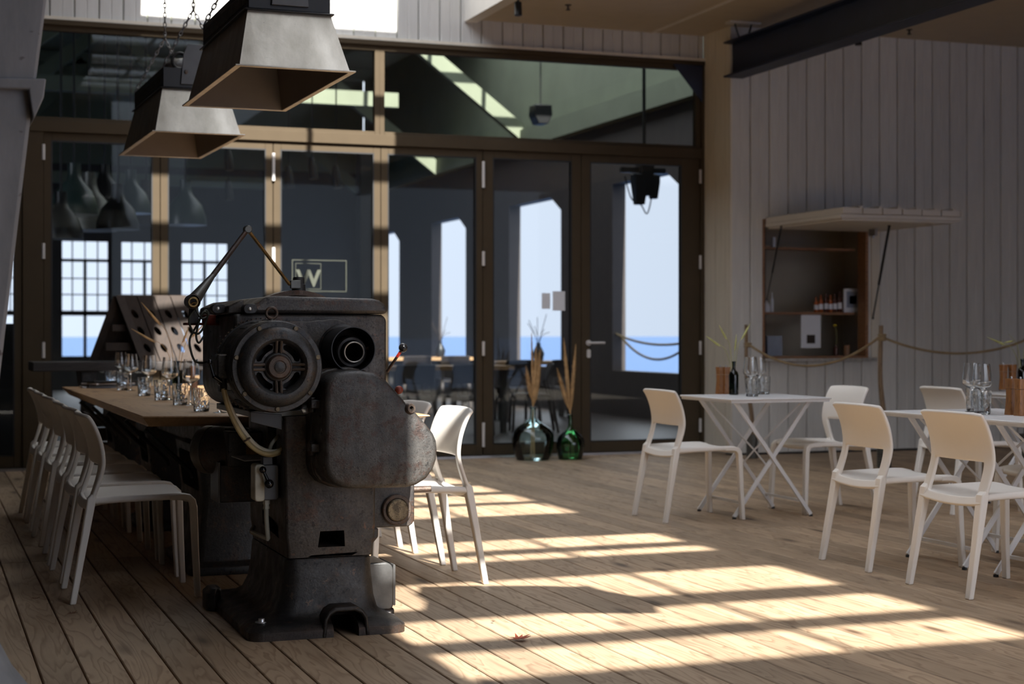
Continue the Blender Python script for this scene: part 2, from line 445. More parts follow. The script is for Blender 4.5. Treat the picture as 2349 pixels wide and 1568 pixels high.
def rrect(x0, x1, z0, z1, r, n=6):
    """rounded rectangle; r = radius or (x1z1, x0z1, x0z0, x1z0)"""
    rr = r if isinstance(r, tuple) else (r,) * 4
    out = []
    for (cx, cz, q), k in zip(((x1, z1, 0), (x0, z1, 1), (x0, z0, 2), (x1, z0, 3)), rr):
        sx = -1 if q in (0, 3) else 1; sz = -1 if q in (0, 1) else 1
        ox, oz = cx + sx * k, cz + sz * k
        for i in range(n + 1):
            t = PI / 2 * q + PI / 2 * i / n
            out.append((ox + k * math.cos(t), oz + k * math.sin(t)))
    return out
def cut(o, bm):
    """take the shape bm out of object o"""
    bmesh.ops.recalc_face_normals(bm, faces=bm.faces)
    if o in ORG: bmesh.ops.translate(bm, verts=bm.verts, vec=-ORG[o])
    me = bpy.data.meshes.new('tmp'); bm.to_mesh(me); bm.free()
    c = bpy.data.objects.new('tmp', me); COL.objects.link(c); c.parent = o.parent
    md = o.modifiers.new('cut', 'BOOLEAN'); md.operation = 'DIFFERENCE'; md.object = c; md.solver = 'EXACT'
    bpy.context.view_layer.update()
    dg = bpy.context.evaluated_depsgraph_get()
    new = bpy.data.meshes.new_from_object(o.evaluated_get(dg)); old = o.data
    o.modifiers.clear(); o.data = new; new.name = o.name
    bpy.data.objects.remove(c); bpy.data.meshes.remove(me)
    finish(o)
    return o
def children(o): return [c for c in bpy.data.objects if c.parent == o]
def copy_tree(o, kids=None):
    if kids is None:
        kids = {}
        for c in bpy.data.objects:
            if c.parent: kids.setdefault(c.parent, []).append(c)
    def rec(x, par):
        c = x.copy(); COL.objects.link(c)
        if par: c.parent = par
        for k in kids.get(x, []): rec(k, c)
        return c
    return rec(o, None)






# ================================================================== THE SETTING
YF = 13.9          # glazed facade
YK = 13.35         # kiosk wall
# deck of planks running away from the camera
bm = B()
i = -28
while 0.376 + 0.1392 * i < 12.9:
    x0 = 0.376 + 0.1392 * i + 0.003; x1 = x0 + 0.1332
    for y0, y1 in ((-3.2, 0.037), (0.043, 4.178), (4.184, 8.318), (8.324, 12.458), (12.464, YF - 0.02)):
        prism(bm, [(x0, -0.03), (x1, -0.03), (x1, -0.003), (x1 - 0.003, 0), (x0 + 0.003, 0), (x0, -0.003)], 'Y', y0, y1)
    i += 1
setting('floor', bm, 'larch_deck', smooth=False)
setting('floor_underside', box(B(), -3.6, 12.9, -3.2, YF, -0.12, -0.05), 'dark_interior')

def clad(bm, x0, x1, z0, z1, yf, pitch, off, hole=None, axis='X', th=0.02):
    """upright boards with open joints"""
    k = math.floor((x0 - off) / pitch)
    while off + k * pitch < x1:
        a = max(x0, off + k * pitch + 0.004); b = min(x1, off + (k + 1) * pitch - 0.004)
        k += 1
        if b - a < 0.01: continue
        cuts = [(a, b, z0, z1)]
        if hole:
            hx0, hx1, hz0, hz1 = hole
            if b > hx0 and a < hx1:
                cuts = [(a, b, z0, hz0), (a, b, hz1, z1)]
                if a < hx0: cuts.append((a, hx0, hz0, hz1))
                if b > hx1: cuts.append((hx1, b, hz0, hz1))
        for (p, q, r_, s_) in cuts:
            if axis == 'X': prism(bm, [(p, yf + th), (p, yf + 0.006), (p + 0.006, yf), (p + (q - p) * .47, yf), (p + (q - p) * .50, yf + 0.004), (p + (q - p) * .53, yf), (q - 0.006, yf), (q, yf + 0.006), (q, yf + th)], 'Z', r_, s_)
            else: box(bm, yf, yf + th, p, q, r_, s_)
bm = B(); clad(bm, -2.4, 7.065, 3.765, 5.5, YF, 0.2, 0.015)
setting('wall_back', bm, 'white_cladding', smooth=False)
bm = B(); box(bm, -2.4, 7.065, YF + 0.022, YF + 0.20, 3.765, 5.5); box(bm, -6.1, 9.3, YF + 0.1, YF + 0.20, 5.5, 6.75)
setting('wall_back_core', bm, 'interior_white')
HOLE = (7.405, 8.545, 0.90, 2.20)
bm = B(); clad(bm, 7.065, 12.0, 0.02, 3.985, YK, 0.2, 0.075, HOLE)
setting('wall_kiosk', bm, 'kiosk_cladding', smooth=False)
bm = B()
for a, b, c, d in ((7.09, 7.405, 0, 3.985), (8.545, 12.0, 0, 3.985), (7.405, 8.545, 0, 0.90), (7.405, 8.545, 2.20, 3.985)): box(bm, a, b, YK + 0.022, YK + 0.14, c, d)
setting('wall_kiosk_core', bm, 'interior_grey')
bm = B(); clad(bm, YK + 0.001, YF - 0.0, 0.02, 3.985, 7.065, 0.2, 0.05, axis='Y', th=0.02)
setting('wall_return', bm, 'side_cladding', smooth=False)
setting('baseboard_kiosk', box(B(), 7.1, 12.0, YK + 0.005, YK + 0.02, 0.0, 0.02), 'black_rubber')
bm = B(); box(bm, -1.35, -1.25, -3.2, YF, 0, 4.0)
setting('wall_left', bm, 'interior_dark_wood')
setting('added_shade_wall', box(B(), -1.35, 3.4, -3.3, -3.2, 0, 5.5), 'interior_dark_wood')  # unseen wall added behind the camera to keep sky light off the left
setting('wall_right', box(B(), 12.0, 12.1, -3.2, YK, 0, 4.0), 'interior_dark_wood')
# low ceiling right, high roof with a strip of glazing between
setting('ceiling', box(B(), 4.76, 12.1, -2.5, YF, 3.985, 4.10), 'soffit_paint')
setting('trim_ceiling_edge', box(B(), 4.645, 4.765, -2.5, YF, 3.96, 4.35), 'fascia_white')
setting('trim_ceiling_joint', box(B(), 6.50, 6.53, -2.5, YF, 3.974, 3.987), 'fascia_white')
SK0, SK1, ZR = 1.81, 4.06, 5.5
setting('added_shade_beam', box(B(), 1.74, 1.80, -2.5, 9.5, 4.1, 5.5), 'interior_dark_wood')  # unseen beam added beside the skylight to darken the left deck
setting('added_shade_ceiling', box(B(), -1.35, 0.88, -3.2, YF, 4.0, 4.08), 'interior_dark_wood')  # unseen lower ceiling added to block the skylight from the left side
setting('added_shade_ceiling_edge', box(B(), 0.88, 0.94, -3.2, YF, 3.98, 5.5), 'interior_dark_wood')  # upright edge of the added ceiling, closes the gap up to the roof
setting('ceiling_high_left', box(B(), -2.5, SK0, -2.5, YF + 0.2, ZR, ZR + 0.12), 'soffit_paint')
setting('ceiling_high_right', box(B(), SK1, 12.1, -2.5, YF + 0.2, ZR, ZR + 0.12), 'soffit_paint')
RUN = ZR / SUN_TAN
bm = B()
darks = [(3.2, 4.93), (5.41, 5.575), (6.05, 6.28), (6.95, 7.04), (7.10, 7.50), (7.74, 7.88), (8.30, 9.38), (10.02, 10.14)]
yk = 10.75
while yk < 18.4:
    darks.append((yk - 0.08, yk + 0.08)); yk += 0.68
for a, b in darks: box(bm, SK0 - 0.02, SK1 + 0.02, a - RUN, b - RUN, ZR + 0.0, ZR + 0.05)
box(bm, 3.26, 3.31, 4.9 - RUN, YF + 0.1, ZR + 0.005, ZR + 0.045)
setting('window_roof_bars', bm, 'fascia_white')

# ---- glazed facade: fixed frame, top lights and folding doors
XL = [(-1.10, -0.16), (-0.16, 0.80), (0.965, 1.922), (1.922, 2.892), (2.892, 3.862), (3.862, 4.825), (4.825, 5.797), (5.797, 7.03)]
def frame(bm, x0, x1, z0, z1, y0, y1, l, r, b, t):
    box(bm, x0, x0 + l, y0, y1, z0, z1); box(bm, x1 - r, x1, y0, y1, z0, z1)
    box(bm, x0 + l, x1 - r, y0, y1, z0, z0 + b); box(bm, x0 + l, x1 - r, y0, y1, z1 - t, z1)
for n, (x0, x1, m) in enumerate(((-1.1, 3.85, None), (3.85, 7.03, None))):
    bm = B(); frame(bm, x0, x1, 2.90, 3.70, YF - 0.005, YF + 0.07, 0.045, 0.045, 0.03, 0.05)
    wn_ = setting('window_%d' % (n + 1), bm, 'bronze_frame', bevel=0.003)
    obj('pane', box(B(), x0 + 0.04, x1 - 0.04, YF + 0.03, YF + 0.045, 2.92, 3.66), 'facade_glass', wn_, smooth=False)
setting('trim_head', box(B(), -1.2, 7.065, YF - 0.04, YF + 0.08, 3.695, 3.735), 'bronze_frame')
setting('trim_sill', box(B(), -1.2, 7.065, YF - 0.035, YF + 0.02, 3.737, 3.765), 'side_cladding')
setting('trim_transom', box(B(), -1.1, 7.03, YF - 0.03, YF + 0.08, 2.805, 2.90), 'bronze_frame', bevel=0.003)
setting('trim_post_left', box(B(), 0.80, 0.965, YF - 0.02, YF + 0.08, 0.0, 2.805), 'bronze_frame', bevel=0.003)
setting('trim_post_right', box(B(), 7.03, 7.063, YF - 0.03, YF + 0.08, 0.0, 3.70), 'bronze_frame', bevel=0.003)
setting('trim_threshold', box(B(), -1.1, 7.06, YF - 0.05, YF + 0.08, 0.0, 0.02), 'steel')
for n, (x0, x1) in enumerate(XL):
    bm = B(); st = 0.066 if n < 6 else 0.10
    r_ = 0.20 if n == 7 else st
    if n == 7: st = 0.09
    frame(bm, x0 + 0.003, x1 - 0.003, 0.022, 2.803, YF, YF + 0.06, st, r_, 0.105, 0.072)
    d = setting('door_%d' % (n + 1), bm, 'bronze_frame', bevel=0.004)
    bm = B(); frame(bm, x0 + st - 0.004, x1 - r_ + 0.004, 0.12, 2.737, YF - 0.002, YF + 0.02, 0.012, 0.012, 0.012, 0.012)
    obj('gasket', bm, 'black_gasket', d)
    obj('pane', box(B(), x0 + st, x1 - r_, YF + 0.024, YF + 0.04, 0.125, 2.73), 'facade_glass', d, smooth=False)
    hz = [(2.46, 2.70), (1.75, 1.88), (0.93, 1.06), (0.10, 0.32)]
    if n in (2, 4, 6, 7):
        hx = {2: x0 + 0.0, 4: x0, 6: x0, 7: x1 - 0.005}[n]
        for a, b in hz:
            if n in (2, 7): a = b - 0.13
            bm = B(); rod(bm, (hx, YF - 0.016, a), (hx, YF - 0.016, b), 0.014, n=10)
            h = obj('hinge', bm, 'hinge_white', d)
    if n == 7:
        p = at(1350, 786, YF)
        bm = B(); tube(bm, [(p.x, YF + 0.0, p.z), (p.x, YF - 0.05, p.z), (p.x + 0.02, YF - 0.06, p.z), (p.x + 0.14, YF - 0.06, p.z)], 0.011, 10, 4)
        rod(bm, (p.x, YF + 0.0, p.z), (p.x, YF - 0.01, p.z), 0.026)
        tag(obj('handle', bm, 'hinge_white', d), 'pale metal lever handle')
        bm = B(); prism(bm, rrect(p.x - 0.018, p.x + 0.018, p.z - 0.14, p.z - 0.06, 0.016), 'Y', YF - 0.012, YF + 0.002)
        obj('lock_plate', bm, 'hinge_white', d)
# navy steel beam with its gusset and hangers
bm = B()
xb, z0, z1, h = 7.09, 3.50, 3.83, 0.10
for a, b in ((z0, z0 + 0.018), (z1 - 0.018, z1)): box(bm, xb - h, xb + h, 1.0, YK - 0.002, a, b)
box(bm, xb - 0.008, xb + 0.008, 1.0, YK - 0.002, z0 + 0.018, z1 - 0.018)
tag(obj('steel_beam', bm, 'navy_steel', None, bevel=0.004), 'dark navy steel beam running under the low ceiling to the corner post', 'beam')
bm = B()
prism(bm, [(6.72, 3.69), (7.025, 3.69), (7.025, 3.34)], 'Y', YF - 0.06, YF - 0.045)
tag(obj('corner_gusset', bm, 'navy_steel', None), 'dark triangular steel plate bracing the top corner of the glazing', 'bracket')
for k, yy in enumerate((13.15, 9.6)):
    t_ = thing('beam_hanger', (xb, yy, 3.83), 'black V-shaped hanger holding the navy beam, the one by the glazing' if k == 0 else 'black V-shaped hanger holding the navy beam, cut off by the top edge', 'hanger', 'hangers of the navy beam')
    bm = B()
    for s_ in (-1, 1): tube(bm, [(xb + s_ * 0.085, yy, 3.965), (xb + s_ * 0.045, yy, 3.85), (xb, yy, 3.838)], 0.009, 8, 3)
    obj('strap', bm, 'black_metal', t_)
    obj('ceiling_plate', box(B(), xb - 0.16, xb + 0.16, yy - 0.05, yy + 0.05, 3.965, 3.983), 'fascia_white', t_)
# little fittings under the low ceiling
def spot(px, py, zc, label):
    d = ray(px, py); t = (zc - 0.06 - EYE) / d[2]; x, y = d[0] * t, d[1] * t
    r = thing('ceiling_spotlight', (x, y, zc), label, 'spotlight')
    bm = B(); rod(bm, (x, y, zc), (x, y, zc - 0.035), 0.012); obj('stem', bm, 'black_metal', r)
    bm = B(); rod(bm, (x, y, zc - 0.035), (x, y - 0.01, zc - 0.15), 0.033, n=16); obj('lamp_head', bm, 'black_metal', r, bevel=0.004)
spot(1188, 12, 3.985, 'small black cylindrical spotlight under the ceiling edge above the glazing')
spot(1968, 82, 3.985, 'small black spotlight on the ceiling close to the kiosk wall, beside the beam')
for px, py, lb in ((1303, 20, 'tiny ceiling sprinkler to the right of the black cylindrical spotlight'), (2086, 76, 'tiny ceiling sprinkler beyond the navy beam near the kiosk wall')):
    d = ray(px, py); t = (3.95 - EYE) / d[2]; x, y = d[0] * t, d[1] * t
    bm = B(); lathe(bm, (x, y, 3.985), (0, 0, -1), [(0, 0.028), (0.006, 0.028), (0.008, 0.010), (0.04, 0.010), (0.042, 0.020), (0.048, 0.020)], 12)
    tag(obj('sprinkler', bm, 'interior_dark_wood', None), lb, 'sprinkler')
# sea outside
bm = B(); vs = [bm.verts.new(p) for p in ((-3000, -3000, -9), (3000, -3000, -9), (3000, 5200, -9), (-3000, 5200, -9))]; bm.faces.new(vs)
setting('sea', bm, 'sea_water')
# ================================================================== THE OLD LATHE
lathe_root = thing('lathe', (1.42, 6.3, 0), 'massive old dark cast iron lathe standing at the near end of the long table', 'machine')
LR = lathe_root
def rr3(x0, x1, y0, y1, z, r, n=5): return [(x, y, z) for x, y in rrect(x0, x1, y0, y1, r, n)]
# pedestal: flared foot, waist, column
bm = B()
prof = [(0.0, 1.135, 1.735, 5.865, 6.86, .05), (0.030, 1.135, 1.735, 5.865, 6.86, .05), (0.048, 1.155, 1.715, 5.885, 6.84, .06), (0.056, 1.19, 1.695, 5.915, 6.80, .07),
        (0.066, 1.228, 1.672, 5.94, 6.76, .07), (0.085, 1.256, 1.655, 5.955, 6.73, .07), (0.13, 1.276, 1.643, 5.966, 6.71, .065), (0.20, 1.288, 1.636, 5.974, 6.70, .06), (0.275, 1.296, 1.630, 5.98, 6.70, .05), (0.281, 1.300, 1.626, 5.984, 6.70, .05)]
loft(bm, [rr3(a, b, c, d, z, r) for z, a, b, c, d, r in prof])
foot = obj('foot', bm, 'cast_iron_dark', LR, angle=50)
bm = B(); prism(bm, rrect(1.448, 1.545, -0.05, 0.070, .02, 4), 'Y', 5.80, 6.12); cut(foot, bm)
bm = B()
prism(bm, [(1.405, 0.0), (1.420, 0.0), (1.425, 0.062), (1.438, 0.083), (1.460, 0.094), (1.530, 0.094), (1.553, 0.083), (1.566, 0.062), (1.571, 0.0), (1.586, 0.0), (1.578, 0.072), (1.560, 0.098), (1.535, 0.112), (1.455, 0.112), (1.430, 0.098), (1.412, 0.072)], 'Y', 5.860, 5.96)
obj('arch_rim', bm, 'cast_iron_dark', LR, bevel=0.006)
bm = B(); loft(bm, [[(x, y, z) for x, y in rrect(1.10, 1.16, 6.58, 6.74, .03, 4)] for z in (0.0, 0.07)] + [[(x, y, 0.09) for x, y in rrect(1.12, 1.16, 6.6, 6.72, .02, 4)]])
obj('lug', bm, 'cast_iron_dark', LR, bevel=0.004)
bm = B()
ls = [(0.284, 1.302, 1.628, 5.985), (0.33, 1.298, 1.634, 5.982), (0.365, 1.292, 1.640, 5.98), (0.82, 1.284, 1.644, 5.98)]
loft(bm, [rr3(a, b, c, 6.68, z, .012, 3) for z, a, b, c in ls])
col_ = obj('column', bm, 'cast_iron', LR, angle=50)
bm = B(); loft(bm, [[(1.416, 5.9, 0.322), (1.520, 5.9, 0.322), (1.516, 5.9, 0.382), (1.424, 5.9, 0.382)], [(1.416, 6.3, 0.322), (1.520, 6.3, 0.322), (1.516, 6.3, 0.382), (1.424, 6.3, 0.382)]]); cut(col_, bm)
bm = B(); loft(bm, [[(1.37, y, 0.284), (1.55, y, 0.286), (1.57, y, 0.297), (1.39, y, 0.292)] for y in (5.9, 6.05)]); cut(col_, bm)
bm = B(); box(bm, 1.2, 1.36, 6.12, 6.28, 0.62, 0.80); cut(col_, bm)
bm = B(); loft(bm, [[(1.25, y, z0), (1.34, y, z0), (1.34, y, z1), (1.25, y, z1)] for y, z0, z1 in ((6.12, 0.345, 0.40), (6.42, 0.37, 0.425))]); cut(col_, bm)
col_.modifiers.new('edges', 'BEVEL').width = 0.004
col_.modifiers['edges'].limit_method = 'ANGLE'
# corbel at the right of the column and the block with the round knob
bm = B(); prism(bm, [(1.62, 0.385), (1.655, 0.385), (1.655, 0.350), (1.632, 0.325), (1.62, 0.325)], 'Y', 5.99, 6.5)
obj('corbel', bm, 'cast_iron', LR, bevel=0.006)
bm = B(); prism(bm, rrect(1.655, 1.832, 0.372, 0.66, (.01, .01, .01, .03), 4), 'Y', 6.10, 6.50)
gb = obj('side_block', bm, 'cast_iron', LR, bevel=0.005)
bm = B(); lathe(bm, (1.757, 6.10, 0.440), (0, -1, 0), [(0, 0.060), (0.012, 0.060), (0.016, 0.056), (0.016, 0.046), (0.010, 0.044)], 40)
obj('knob_collar', bm, 'rusty_hub', LR)
bm = B(); lathe(bm, (1.757, 6.10, 0.440), (0, -1, 0), [(0.0, 0.043), (0.024, 0.043), (0.028, 0.039)], 40)
tag(obj('round_knob', bm, 'knob_plate', LR), 'worn brassy round knob')
bm = B(); p = at(952, 1122, 6.3); q = at(986, 1119, 6.3); rod(bm, (p.x - 0.03, 6.3, p.z), (q.x, 6.28, q.z), 0.012, n=14)
tag(obj('rod_end', bm, 'rusty_hub', LR, bevel=0.002), 'bare steel rod end')
# light grey electric box on the right of the foot
eb = None
bm = B(); prism(bm, rrect(1.645, 1.752, 0.045, 0.232, (.035, .01, .01, .02), 5), 'Y', 6.12, 6.33)
eb = obj('electric_box', bm, 'box_metal', LR, bevel=0.006); tag(eb, 'light grey metal box')
bm = B(); prism(bm, rrect(1.752, 1.761, 0.06, 0.222, .004, 2), 'Y', 6.125, 6.325); obj('box_lid', bm, 'box_metal', eb)
bm = B(); box(bm, 1.64, 1.76, 6.13, 6.30, 0.0, 0.05); obj('box_foot', bm, 'cast_iron_dark', LR, bevel=0.01)
for x, y in ((1.197, 5.965), (1.705, 6.03)):
    bm = B(); lathe(bm, (x, y, 0.055 if x < 1.5 else 0.04), (0, 0, 1), [(0, 0.024), (0.003, 0.024), (0.003, 0.012), (0.004, 0.0115), (0.014, 0.0115)], 6 if False else 18)
    tag(obj('anchor_bolt', bm, 'zinc', LR), 'bright zinc bolt with washer')
# switch box with ball lever on the left flank
sx = 1.215
bm = B(); p0, p1 = at(586, 1148, 6.06), at(640, 1065, 6.06)
prism(bm, rrect(p0.x, p1.x + 0.0, p0.z, p1.z, .012, 4), 'Y', 6.062, 6.13); sb = obj('switch_box', bm, 'box_grey', LR, bevel=0.004); tag(sb, 'grey switch box')
bm = B(); prism(bm, rrect(p0.x - 0.004, p0.x + 0.034, p0.z - 0.003, p1.z + 0.003, .012, 4), 'Y', 6.052, 6.135); tag(obj('box_cover', bm, 'box_cream', sb, bevel=0.004), 'cream painted half with chipped edge')
a_, b_ = at(603, 1077, 6.03), at(617, 1109, 6.02)
bm = B(); ball(bm, a_, 0.0135, 20); ball(bm, b_, 0.018, 20); rod(bm, a_, b_, 0.005, 0.008); rod(bm, b_, (b_.x, 6.07, b_.z), 0.008)
tag(obj('ball_lever', bm, 'black_gloss', sb), 'black lever with two balls')
for (x, y, l) in ((612, 1058, .016),): 
    p = at(x, y, 6.09); bm = B(); box(bm, p.x - 0.019, p.x + 0.019, 6.07, 6.115, p.z - 0.012, p.z + 0.020); obj('cable_gland', bm, 'box_grey', sb, bevel=0.003)
p = at(611, 1152, 6.09); q = at(616, 1236, 6.09)
bm = B(); lathe(bm, (p.x, 6.09, p.z + 0.012), (0, 0, -1), [(0, .014), (.018, .014), (.018, .011), (.028, .011), (.028, .013), (.036, .013)], 6); obj('cable_gland', bm, 'hose_grey', sb)
bm = B(); tube(bm, [(p.x, 6.09, p.z - 0.02), (p.x + 0.002, 6.095, p.z - 0.07), (q.x, 6.10, q.z)], 0.009, 10, 4); obj('conduit', bm, 'hose_grey', LR)
p = at(577, 1218, 6.3); bm = B(); tube(bm, [(1.245, 6.36, p.z + 0.01), (1.225, 6.30, p.z), (1.215, 6.20, q.z + 0.012), (q.x, 6.10, q.z)], 0.0085, 10, 4); obj('conduit', bm, 'hose_grey', LR)
# second motor at the left
mc = Vector((1.165, 6.55, 0.655))
bm = B(); lathe(bm, (1.10, 6.66, 0.655), (0.62, -0.78, 0), [(0.0, 0.02), (0.0, 0.088), (0.008, 0.095), (0.055, 0.095), (0.060, 0.091), (0.062, 0.098), (0.066, 0.098), (0.20, 0.096)], 40)
m2 = obj('side_motor', bm, 'cast_iron', LR)
bm = B(); lathe(bm, (1.10, 6.66, 0.655), (0.62, -0.78, 0), [(0.012, 0.0965), (0.016, 0.0985), (0.050, 0.0985), (0.054, 0.0965)], 40)
tag(obj('motor_band', bm, 'galvanised', m2), 'paler grey ring band')
bm = B(); p = at(577, 1027, 6.40); box(bm, p.x - 0.022, p.x + 0.022, 6.398, 6.402, p.z - 0.026, p.z + 0.026); obj('rating_plate', bm, 'brass_worn', m2)
bm = B(); box(bm, 1.15, 1.29, 6.40, 6.66, 0.60, 0.74); obj('motor_bracket', bm, 'cast_iron_dark', LR, bevel=0.006)
bm = B(); box(bm, 1.128, 1.29, 6.45, 6.62, 0.455, 0.605); obj('belt_box', bm, 'cast_iron_dark', LR, bevel=0.004)
bm = B(); box(bm, 1.120, 1.128, 6.45, 6.63, 0.455, 0.615); tag(obj('belt_guard', bm, 'box_grey', LR), 'grey sheet guard')
p, q = at(538, 1050, 6.25), at(606, 1054, 6.1)
bm = B(); loft(bm, [[(p.x - 0.0, 6.32, p.z + 0.0), (q.x, 6.20, q.z + 0.01), (q.x, 6.08, q.z), (p.x + 0.03, 6.20, p.z - 0.01)], [(p.x, 6.32, p.z + 0.003), (q.x, 6.20, q.z + 0.013), (q.x, 6.08, q.z + 0.003), (p.x + 0.03, 6.20, p.z - 0.007)]])
tag(obj('bent_plate', bm, 'alu_worn', LR), 'bare bent metal strip')
# wedge plate and bed plate under the headstock
bm = B(); loft(bm, [[(1.17, y, 0.815), (1.305, y, 0.815), (1.305, y, 0.785), (1.17, y, 0.818 - 0.004)] for y in (5.99, 6.05)]); 
bm = B(); pts = [at(574, 944, 5.99), at(646, 950, 5.99), at(646, 985, 5.99), at(574, 967, 5.99)]
loft(bm, [[(p.x, y, p.z) for p in pts] for y in (5.985, 6.02)]); obj('wedge_plate', bm, 'box_grey', LR, bevel=0.002)
bm = B(); box(bm, 1.16, 1.66, 5.99, 6.72, 0.818, 0.842); obj('bed_plate', bm, 'galvanised', LR, bevel=0.003)
# headstock housing with hinged lid
bm = B(); prism(bm, rrect(1.118, 1.716, 0.835, 1.205, (.03, .015, .10, .09), 7), 'Y', 6.09, 6.82)
hs = obj('headstock', bm, 'cast_iron', LR, bevel=0.012, seg=3)
bm = B()
lid = [(1.165, 1.207), (1.716, 1.207), (1.716, 1.225), (1.706, 1.245), (1.684, 1.260), (1.655, 1.266), (1.27, 1.274), (1.235, 1.268), (1.205, 1.248), (1.165, 1.236)]
prism(bm, lid, 'Y', 6.075, 6.80); obj('lid', bm, 'cast_iron', LR, bevel=0.014, seg=3)
bm = B(); prism(bm, [(1.102, 1.205), (1.165, 1.207), (1.165, 1.262), (1.14, 1.252), (1.104, 1.235)], 'Y', 6.14, 6.80); obj('lid_flap', bm, 'cast_iron', LR, bevel=0.006)
for x, z, y in ((1.075, 1.225, 6.20), (1.172, 1.223, 6.07)):
    bm = B(); prism(bm, rrect(x - 0.024, x + 0.03, z - 0.018, z + 0.020, .018, 5), 'Y', y - 0.006, y + 0.045); h_ = obj('lid_hinge', bm, 'cast_iron_dark', LR, bevel=0.003)
    bm = B(); ball(bm, (x, y - 0.006, z), 0.008, 14, (1, .5, 1)); obj('rivet', bm, 'alu_worn', h_)
# raised plate on the front of the headstock
cxs, czs = 1.476 + 0.012, 1.055
pl = [(1.20, 0.86), (1.20, 1.178), (1.40, 1.178), (1.44, 1.184)]
for i in range(0, 11):
    t = PI * 0.60 - (PI * 0.60 + 0.5) * i / 10
    pl.append((cxs + 0.128 * math.cos(t), czs + 0.005 + 0.128 * math.sin(t)))
pl += [(1.645, 0.86)]
bm = B(); prism(bm, pl, 'Y', 6.050, 6.10); obj('front_plate', bm, 'cast_iron', LR, bevel=0.006, seg=3)
# spindle with its sheet collar
sc = Vector((at(788, 799, 6.04).x, 6.05, at(788, 799, 6.04).z))
bm = B(); lathe(bm, sc, (0, -1, 0), [(0, 0.094), (0.010, 0.094), (0.014, 0.088), (0.02, 0.084)], 48); sf = obj('spindle_flange', bm, 'cast_iron_dark', LR)
s2 = at(811, 801, 5.86)
bm = B(); lathe(bm, (s2.x, 6.06, s2.z), (0, -1, 0), [(0, 0.083), (0.20, 0.085), (0.20, 0.0815), (0.0, 0.080)], 48, cap=False)
obj('spindle_collar', bm, 'black_metal', LR)
s3 = at(808, 807, 5.93)
bm = B(); lathe(bm, (s3.x, 6.08, s3.z), (0, -1, 0), [(0, 0.062), (0.14, 0.062), (0.146, 0.059), (0.15, 0.055), (0.15, 0.046), (0.12, 0.045), (0.12, 0.042), (0.175, 0.042), (0.178, 0.040), (0.178, 0.035), (0.175, 0.034), (0.02, 0.033)], 48)
sn = obj('spindle', bm, 'cast_iron_dark', LR)
for k in range(4):
    t = PI / 4 * 0.3 + k * PI / 2; bm = B(); c = Vector((s3.x + 0.061 * math.cos(t), 5.935, s3.z + 0.061 * math.sin(t))); box(bm, c.x - .006, c.x + .006, 5.925, 5.95, c.z - .006, c.z + .006); bm.free() if k else obj('locking_lug', bm, 'cast_iron_dark', sn)
bm = B(); torus(bm, (s3.x, 5.902, s3.z), (0, 1, 0), 0.0375, 0.0032, 40, 8); tag(obj('tube_rim', bm, 'alu_worn', sn), 'worn bright pipe rim')
# main motor
mo = at(637, 841, 5.74); MX, MZ = mo.x, mo.z
bm = B(); lathe(bm, (MX, 6.10, MZ), (0, -1, 0), [(0, 0.156), (0.04, 0.164), (0.055, 0.168), (0.057, 0.174), (0.080, 0.174), (0.082, 0.1685), (0.30, 0.1685), (0.302, 0.150)], 72)
drum = obj('motor_drum', bm, 'motor_iron', LR)
bm = B()
for k in range(64):
    t = 2 * PI * k / 64; c, s_ = math.cos(t), math.sin(t)
    p = Vector((MX + 0.174 * c, 0, MZ + 0.174 * s_)); n_ = Vector((c, 0, s_)); u = Vector((-s_, 0, c))
    loft(bm, [[p + u * 0.003 + Vector((0, y, 0)), p - u * 0.003 + Vector((0, y, 0)), p - u * 0.003 + n_ * 0.004 + Vector((0, y, 0)), p + u * 0.003 + n_ * 0.004 + Vector((0, y, 0))] for y in (6.022, 6.040)])
obj('ribbed_ring', bm, 'motor_iron', drum, smooth=False)
for k in range(24):
    t = 2 * PI * k / 24 + 0.06; c, s_ = math.cos(t), math.sin(t)
    bm = B(); n_ = Vector((c, 0, s_)); u = Vector((-s_, 0, c)); p = Vector((MX, 0, MZ)) + n_ * 0.165
    loft(bm, [[p + u * 0.0065 + Vector((0, y, 0)), p - u * 0.0065 + Vector((0, y, 0)), p - u * 0.0065 + n_ * 0.0062 + Vector((0, y, 0)), p + u * 0.0055 + n_ * 0.0062 + Vector((0, y, 0))] for y in (5.85, 5.945)])
    cut(drum, bm) if False else obj('vent_slot', bm, 'black_rubber', drum, smooth=False)
bm = B(); lathe(bm, (MX, 5.80, MZ), (0, -1, 0), [(0, 0.150), (0, 0.168), (0.022, 0.168), (0.024, 0.166), (0.052, 0.165), (0.056, 0.162), (0.057, 0.146), (0.068, 0.1445), (0.080, 0.139), (0.090, 0.130), (0.097, 0.116), (0.096, 0.102), (0.088, 0.093), (0.074, 0.088), (0.066, 0.086), (0.064, 0.055), (0.068, 0.050), (0.068, 0.02)], 72)
mf = obj('motor_cover', bm, 'motor_iron', LR, angle=40)
for q in range(4):
    bm = B(); a0, a1 = q * PI / 2 + 0.26, (q + 1) * PI / 2 - 0.26; rings = []
    for i in range(11):
        t = a0 + (a1 - a0) * i / 10; c, s_ = math.cos(t), math.sin(t)
        rin, rout = (0.064, 0.086) if 0 < i < 10 else (0.071, 0.079)
        rings.append([(MX + r * c, y, MZ + r * s_) for r, y in ((rin, 5.64), (rout, 5.64), (rout, 5.86), (rin, 5.86))])
    loft(bm, rings); cut(mf, bm)
